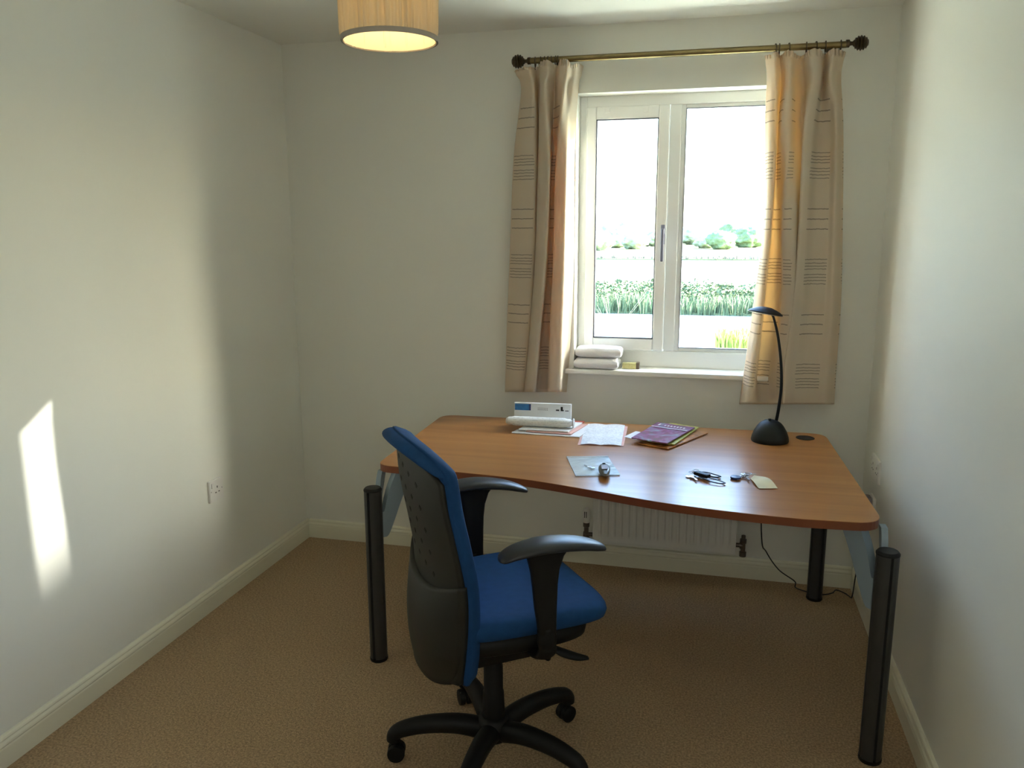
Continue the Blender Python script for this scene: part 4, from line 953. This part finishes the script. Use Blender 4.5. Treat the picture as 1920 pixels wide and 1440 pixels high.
# ------------------------------------------------------------------ outside
GZ = -2.7
def plane(name, x0, x1, y0, y1, z, m):
    bm = B(); box(bm, x0, x1, y0, y1, z-.3, z); return struct(name, bm, m)
plane('ground', -300, 300, .6, 700, GZ-.12, M_grass)
plane('meadow', -300, 300, 38.2, 62, GZ, M_grass); plane('far_meadow', -300, 300, 109, 600, GZ+.1, M_grass)
plane('near_bank', -300, 300, .6, 26, GZ+.02, mat('pale_dry_bank', (.50, .52, .40), .9, vary=(.5, .12)))
plane('river', -300, 300, 25, 39, GZ-.08, M_water); plane('lake', -300, 300, 61, 110, GZ-.05, M_water)
def leafy(name, label, cat, x0, x1, y0, y1, n, m):
    bm = B()
    for _ in range(n):
        x = random.uniform(x0, x1); y = random.uniform(y0, y1)
        top = 1.05+.45*noise.noise(Vector((x*.33, y*.4, 7)))+.3*noise.noise(Vector((x*1.3, y, 1))); z = GZ+top*random.uniform(.15, 1)
        s_ = random.uniform(.05, .13); a_ = Vector((random.uniform(-1, 1), random.uniform(-1, 1), random.uniform(-.6, .6))).normalized()*s_; b_ = a_.cross(Vector((random.uniform(-1, 1), random.uniform(-1, 1), random.uniform(-1, 1)))).normalized()*s_*.6
        c = Vector((x, y, z)); bm.faces.new([bm.verts.new(c+q) for q in (a_, b_, -a_, -b_)])
    me = bpy.data.meshes.new(name); bm.to_mesh(me); bm.free(); me.materials.append(m); o = bpy.data.objects.new(name, me); COL.objects.link(o); tag(o, label, cat, kind='stuff')
M_brownreed = mat('brown_rushes', (.17, .15, .11), .9, vary=(.5, .3))
def reeds(name, label, cat, x0, x1, y0, y1, n, h0, h1, m, wd=.05):
    bm = B()
    for _ in range(n):
        x = random.uniform(x0, x1); y = random.uniform(y0, y1); k = .6+.7*(.5+.5*noise.noise(Vector((x*.25, y*.25, 2)))); h = random.uniform(h0, h1)*k*1.15
        a = random.uniform(0, PI); d = Vector((math.cos(a), math.sin(a), 0))*wd*random.uniform(.6, 1.4); ln = Vector((random.uniform(-.25, .25), random.uniform(-.25, .25), 0))*h
        b0 = Vector((x, y, GZ-.1)); v = [bm.verts.new(b0-d), bm.verts.new(b0+d), bm.verts.new(b0+ln*.4+d*.7+Vector((0, 0, h*.6))), bm.verts.new(b0+ln*.4-d*.7+Vector((0, 0, h*.6))), bm.verts.new(b0+ln+Vector((0, 0, h)))]
        bm.faces.new(v[:4]); bm.faces.new((v[3], v[2], v[4]))
    me = bpy.data.meshes.new(name); bm.to_mesh(me); bm.free(); me.materials.append(m); o = bpy.data.objects.new(name, me); COL.objects.link(o); tag(o, label, cat, kind='stuff')
reeds('reed_bed', 'dense green reeds and bushy growth along the far river bank', 'reeds', -14, 18, 38.0, 40.1, 7000, .35, .95, M_reed, .03)
leafy('riverside_bushes', 'dark green bushy growth above the reeds on the far river bank', 'bushes', -14, 18, 40.6, 45.8, 22000, M_reed)
reeds('hedge_grass', 'thin dark line of rushes beyond the pale lake', 'reeds', -35, 45, 109, 111, 1500, .3, .8, M_brownreed, .12)
reeds('bank_shrubs', 'yellow-green leafy growth on the near bank below the window', 'plants', 2.2, 5.2, 24.5, 26, 1500, .3, .9, mat('near_green', (.26, .32, .07), .9, vary=(2, .3)), .05)
def tree(x, y, h, r, label, group=None, m=M_leaf):
    t = thing('tree', label, 'tree', (x, y, GZ+.1), 0, group)
    bm = B(); tube(bm, [(x, y, GZ-.05), (x+.1, y, GZ+h*.35), (x, y, GZ+h*.6)], [h*.03, h*.025, h*.015], 8); obj('trunk', bm, M_trunk, t, True)
    bm = B(); rs = random.random()*20
    bmesh.ops.create_icosphere(bm, subdivisions=4, radius=1)
    for v in bm.verts:
        n_ = v.co.normalized(); k = 1+.28*noise.noise(n_*2.2+Vector((rs, 0, 0)))+.16*noise.noise(n_*6+Vector((rs, 3, 0))); v.co = Vector((x+n_.x*r*k, y+n_.y*r*k, GZ+h*.5+n_.z*h*.5*k))
    obj('crown', bm, m, t, True)
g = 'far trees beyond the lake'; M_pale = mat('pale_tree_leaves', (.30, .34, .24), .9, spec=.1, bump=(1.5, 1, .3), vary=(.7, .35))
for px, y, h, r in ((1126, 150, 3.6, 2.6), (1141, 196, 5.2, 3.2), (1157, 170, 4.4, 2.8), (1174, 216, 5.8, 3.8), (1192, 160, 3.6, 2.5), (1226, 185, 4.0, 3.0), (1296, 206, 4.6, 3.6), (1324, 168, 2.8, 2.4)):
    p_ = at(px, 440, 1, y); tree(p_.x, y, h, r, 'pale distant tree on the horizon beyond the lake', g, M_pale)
for px, y, h, r in ((1352, 160, 3.6, 2.8), (1376, 190, 5.2, 4.0), (1404, 176, 4.4, 3.2)):
    p_ = at(px, 440, 1, y); tree(p_.x, y, h, r, 'greener distant tree on the horizon in the right window pane', 'greener far trees')
# bare pale shrub on the near bank
t = thing('bare_shrub', 'pale bare twiggy shrub by the river seen through the left pane', 'shrub', (-.4, 25.6, GZ))
bm = B(); 
for k in range(16):
    bx0_, by0_ = at(1150+random.uniform(-4, 4), 600, 1, 25.6).x, 25.6; a = random.uniform(-.9, 1.2); L_ = random.uniform(.8, 2.1)
    P_ = crom([(bx0_, by0_, GZ), (bx0_+a*L_*.25, by0_+random.uniform(-.1, .1), GZ+L_*.45), (bx0_+a*L_*.75, by0_+random.uniform(-.3, .3), GZ+L_)], 4); tube(bm, P_, [.009-.006*i/len(P_) for i in range(len(P_))], 5)
obj('branches', bm, M_twig, t, True)
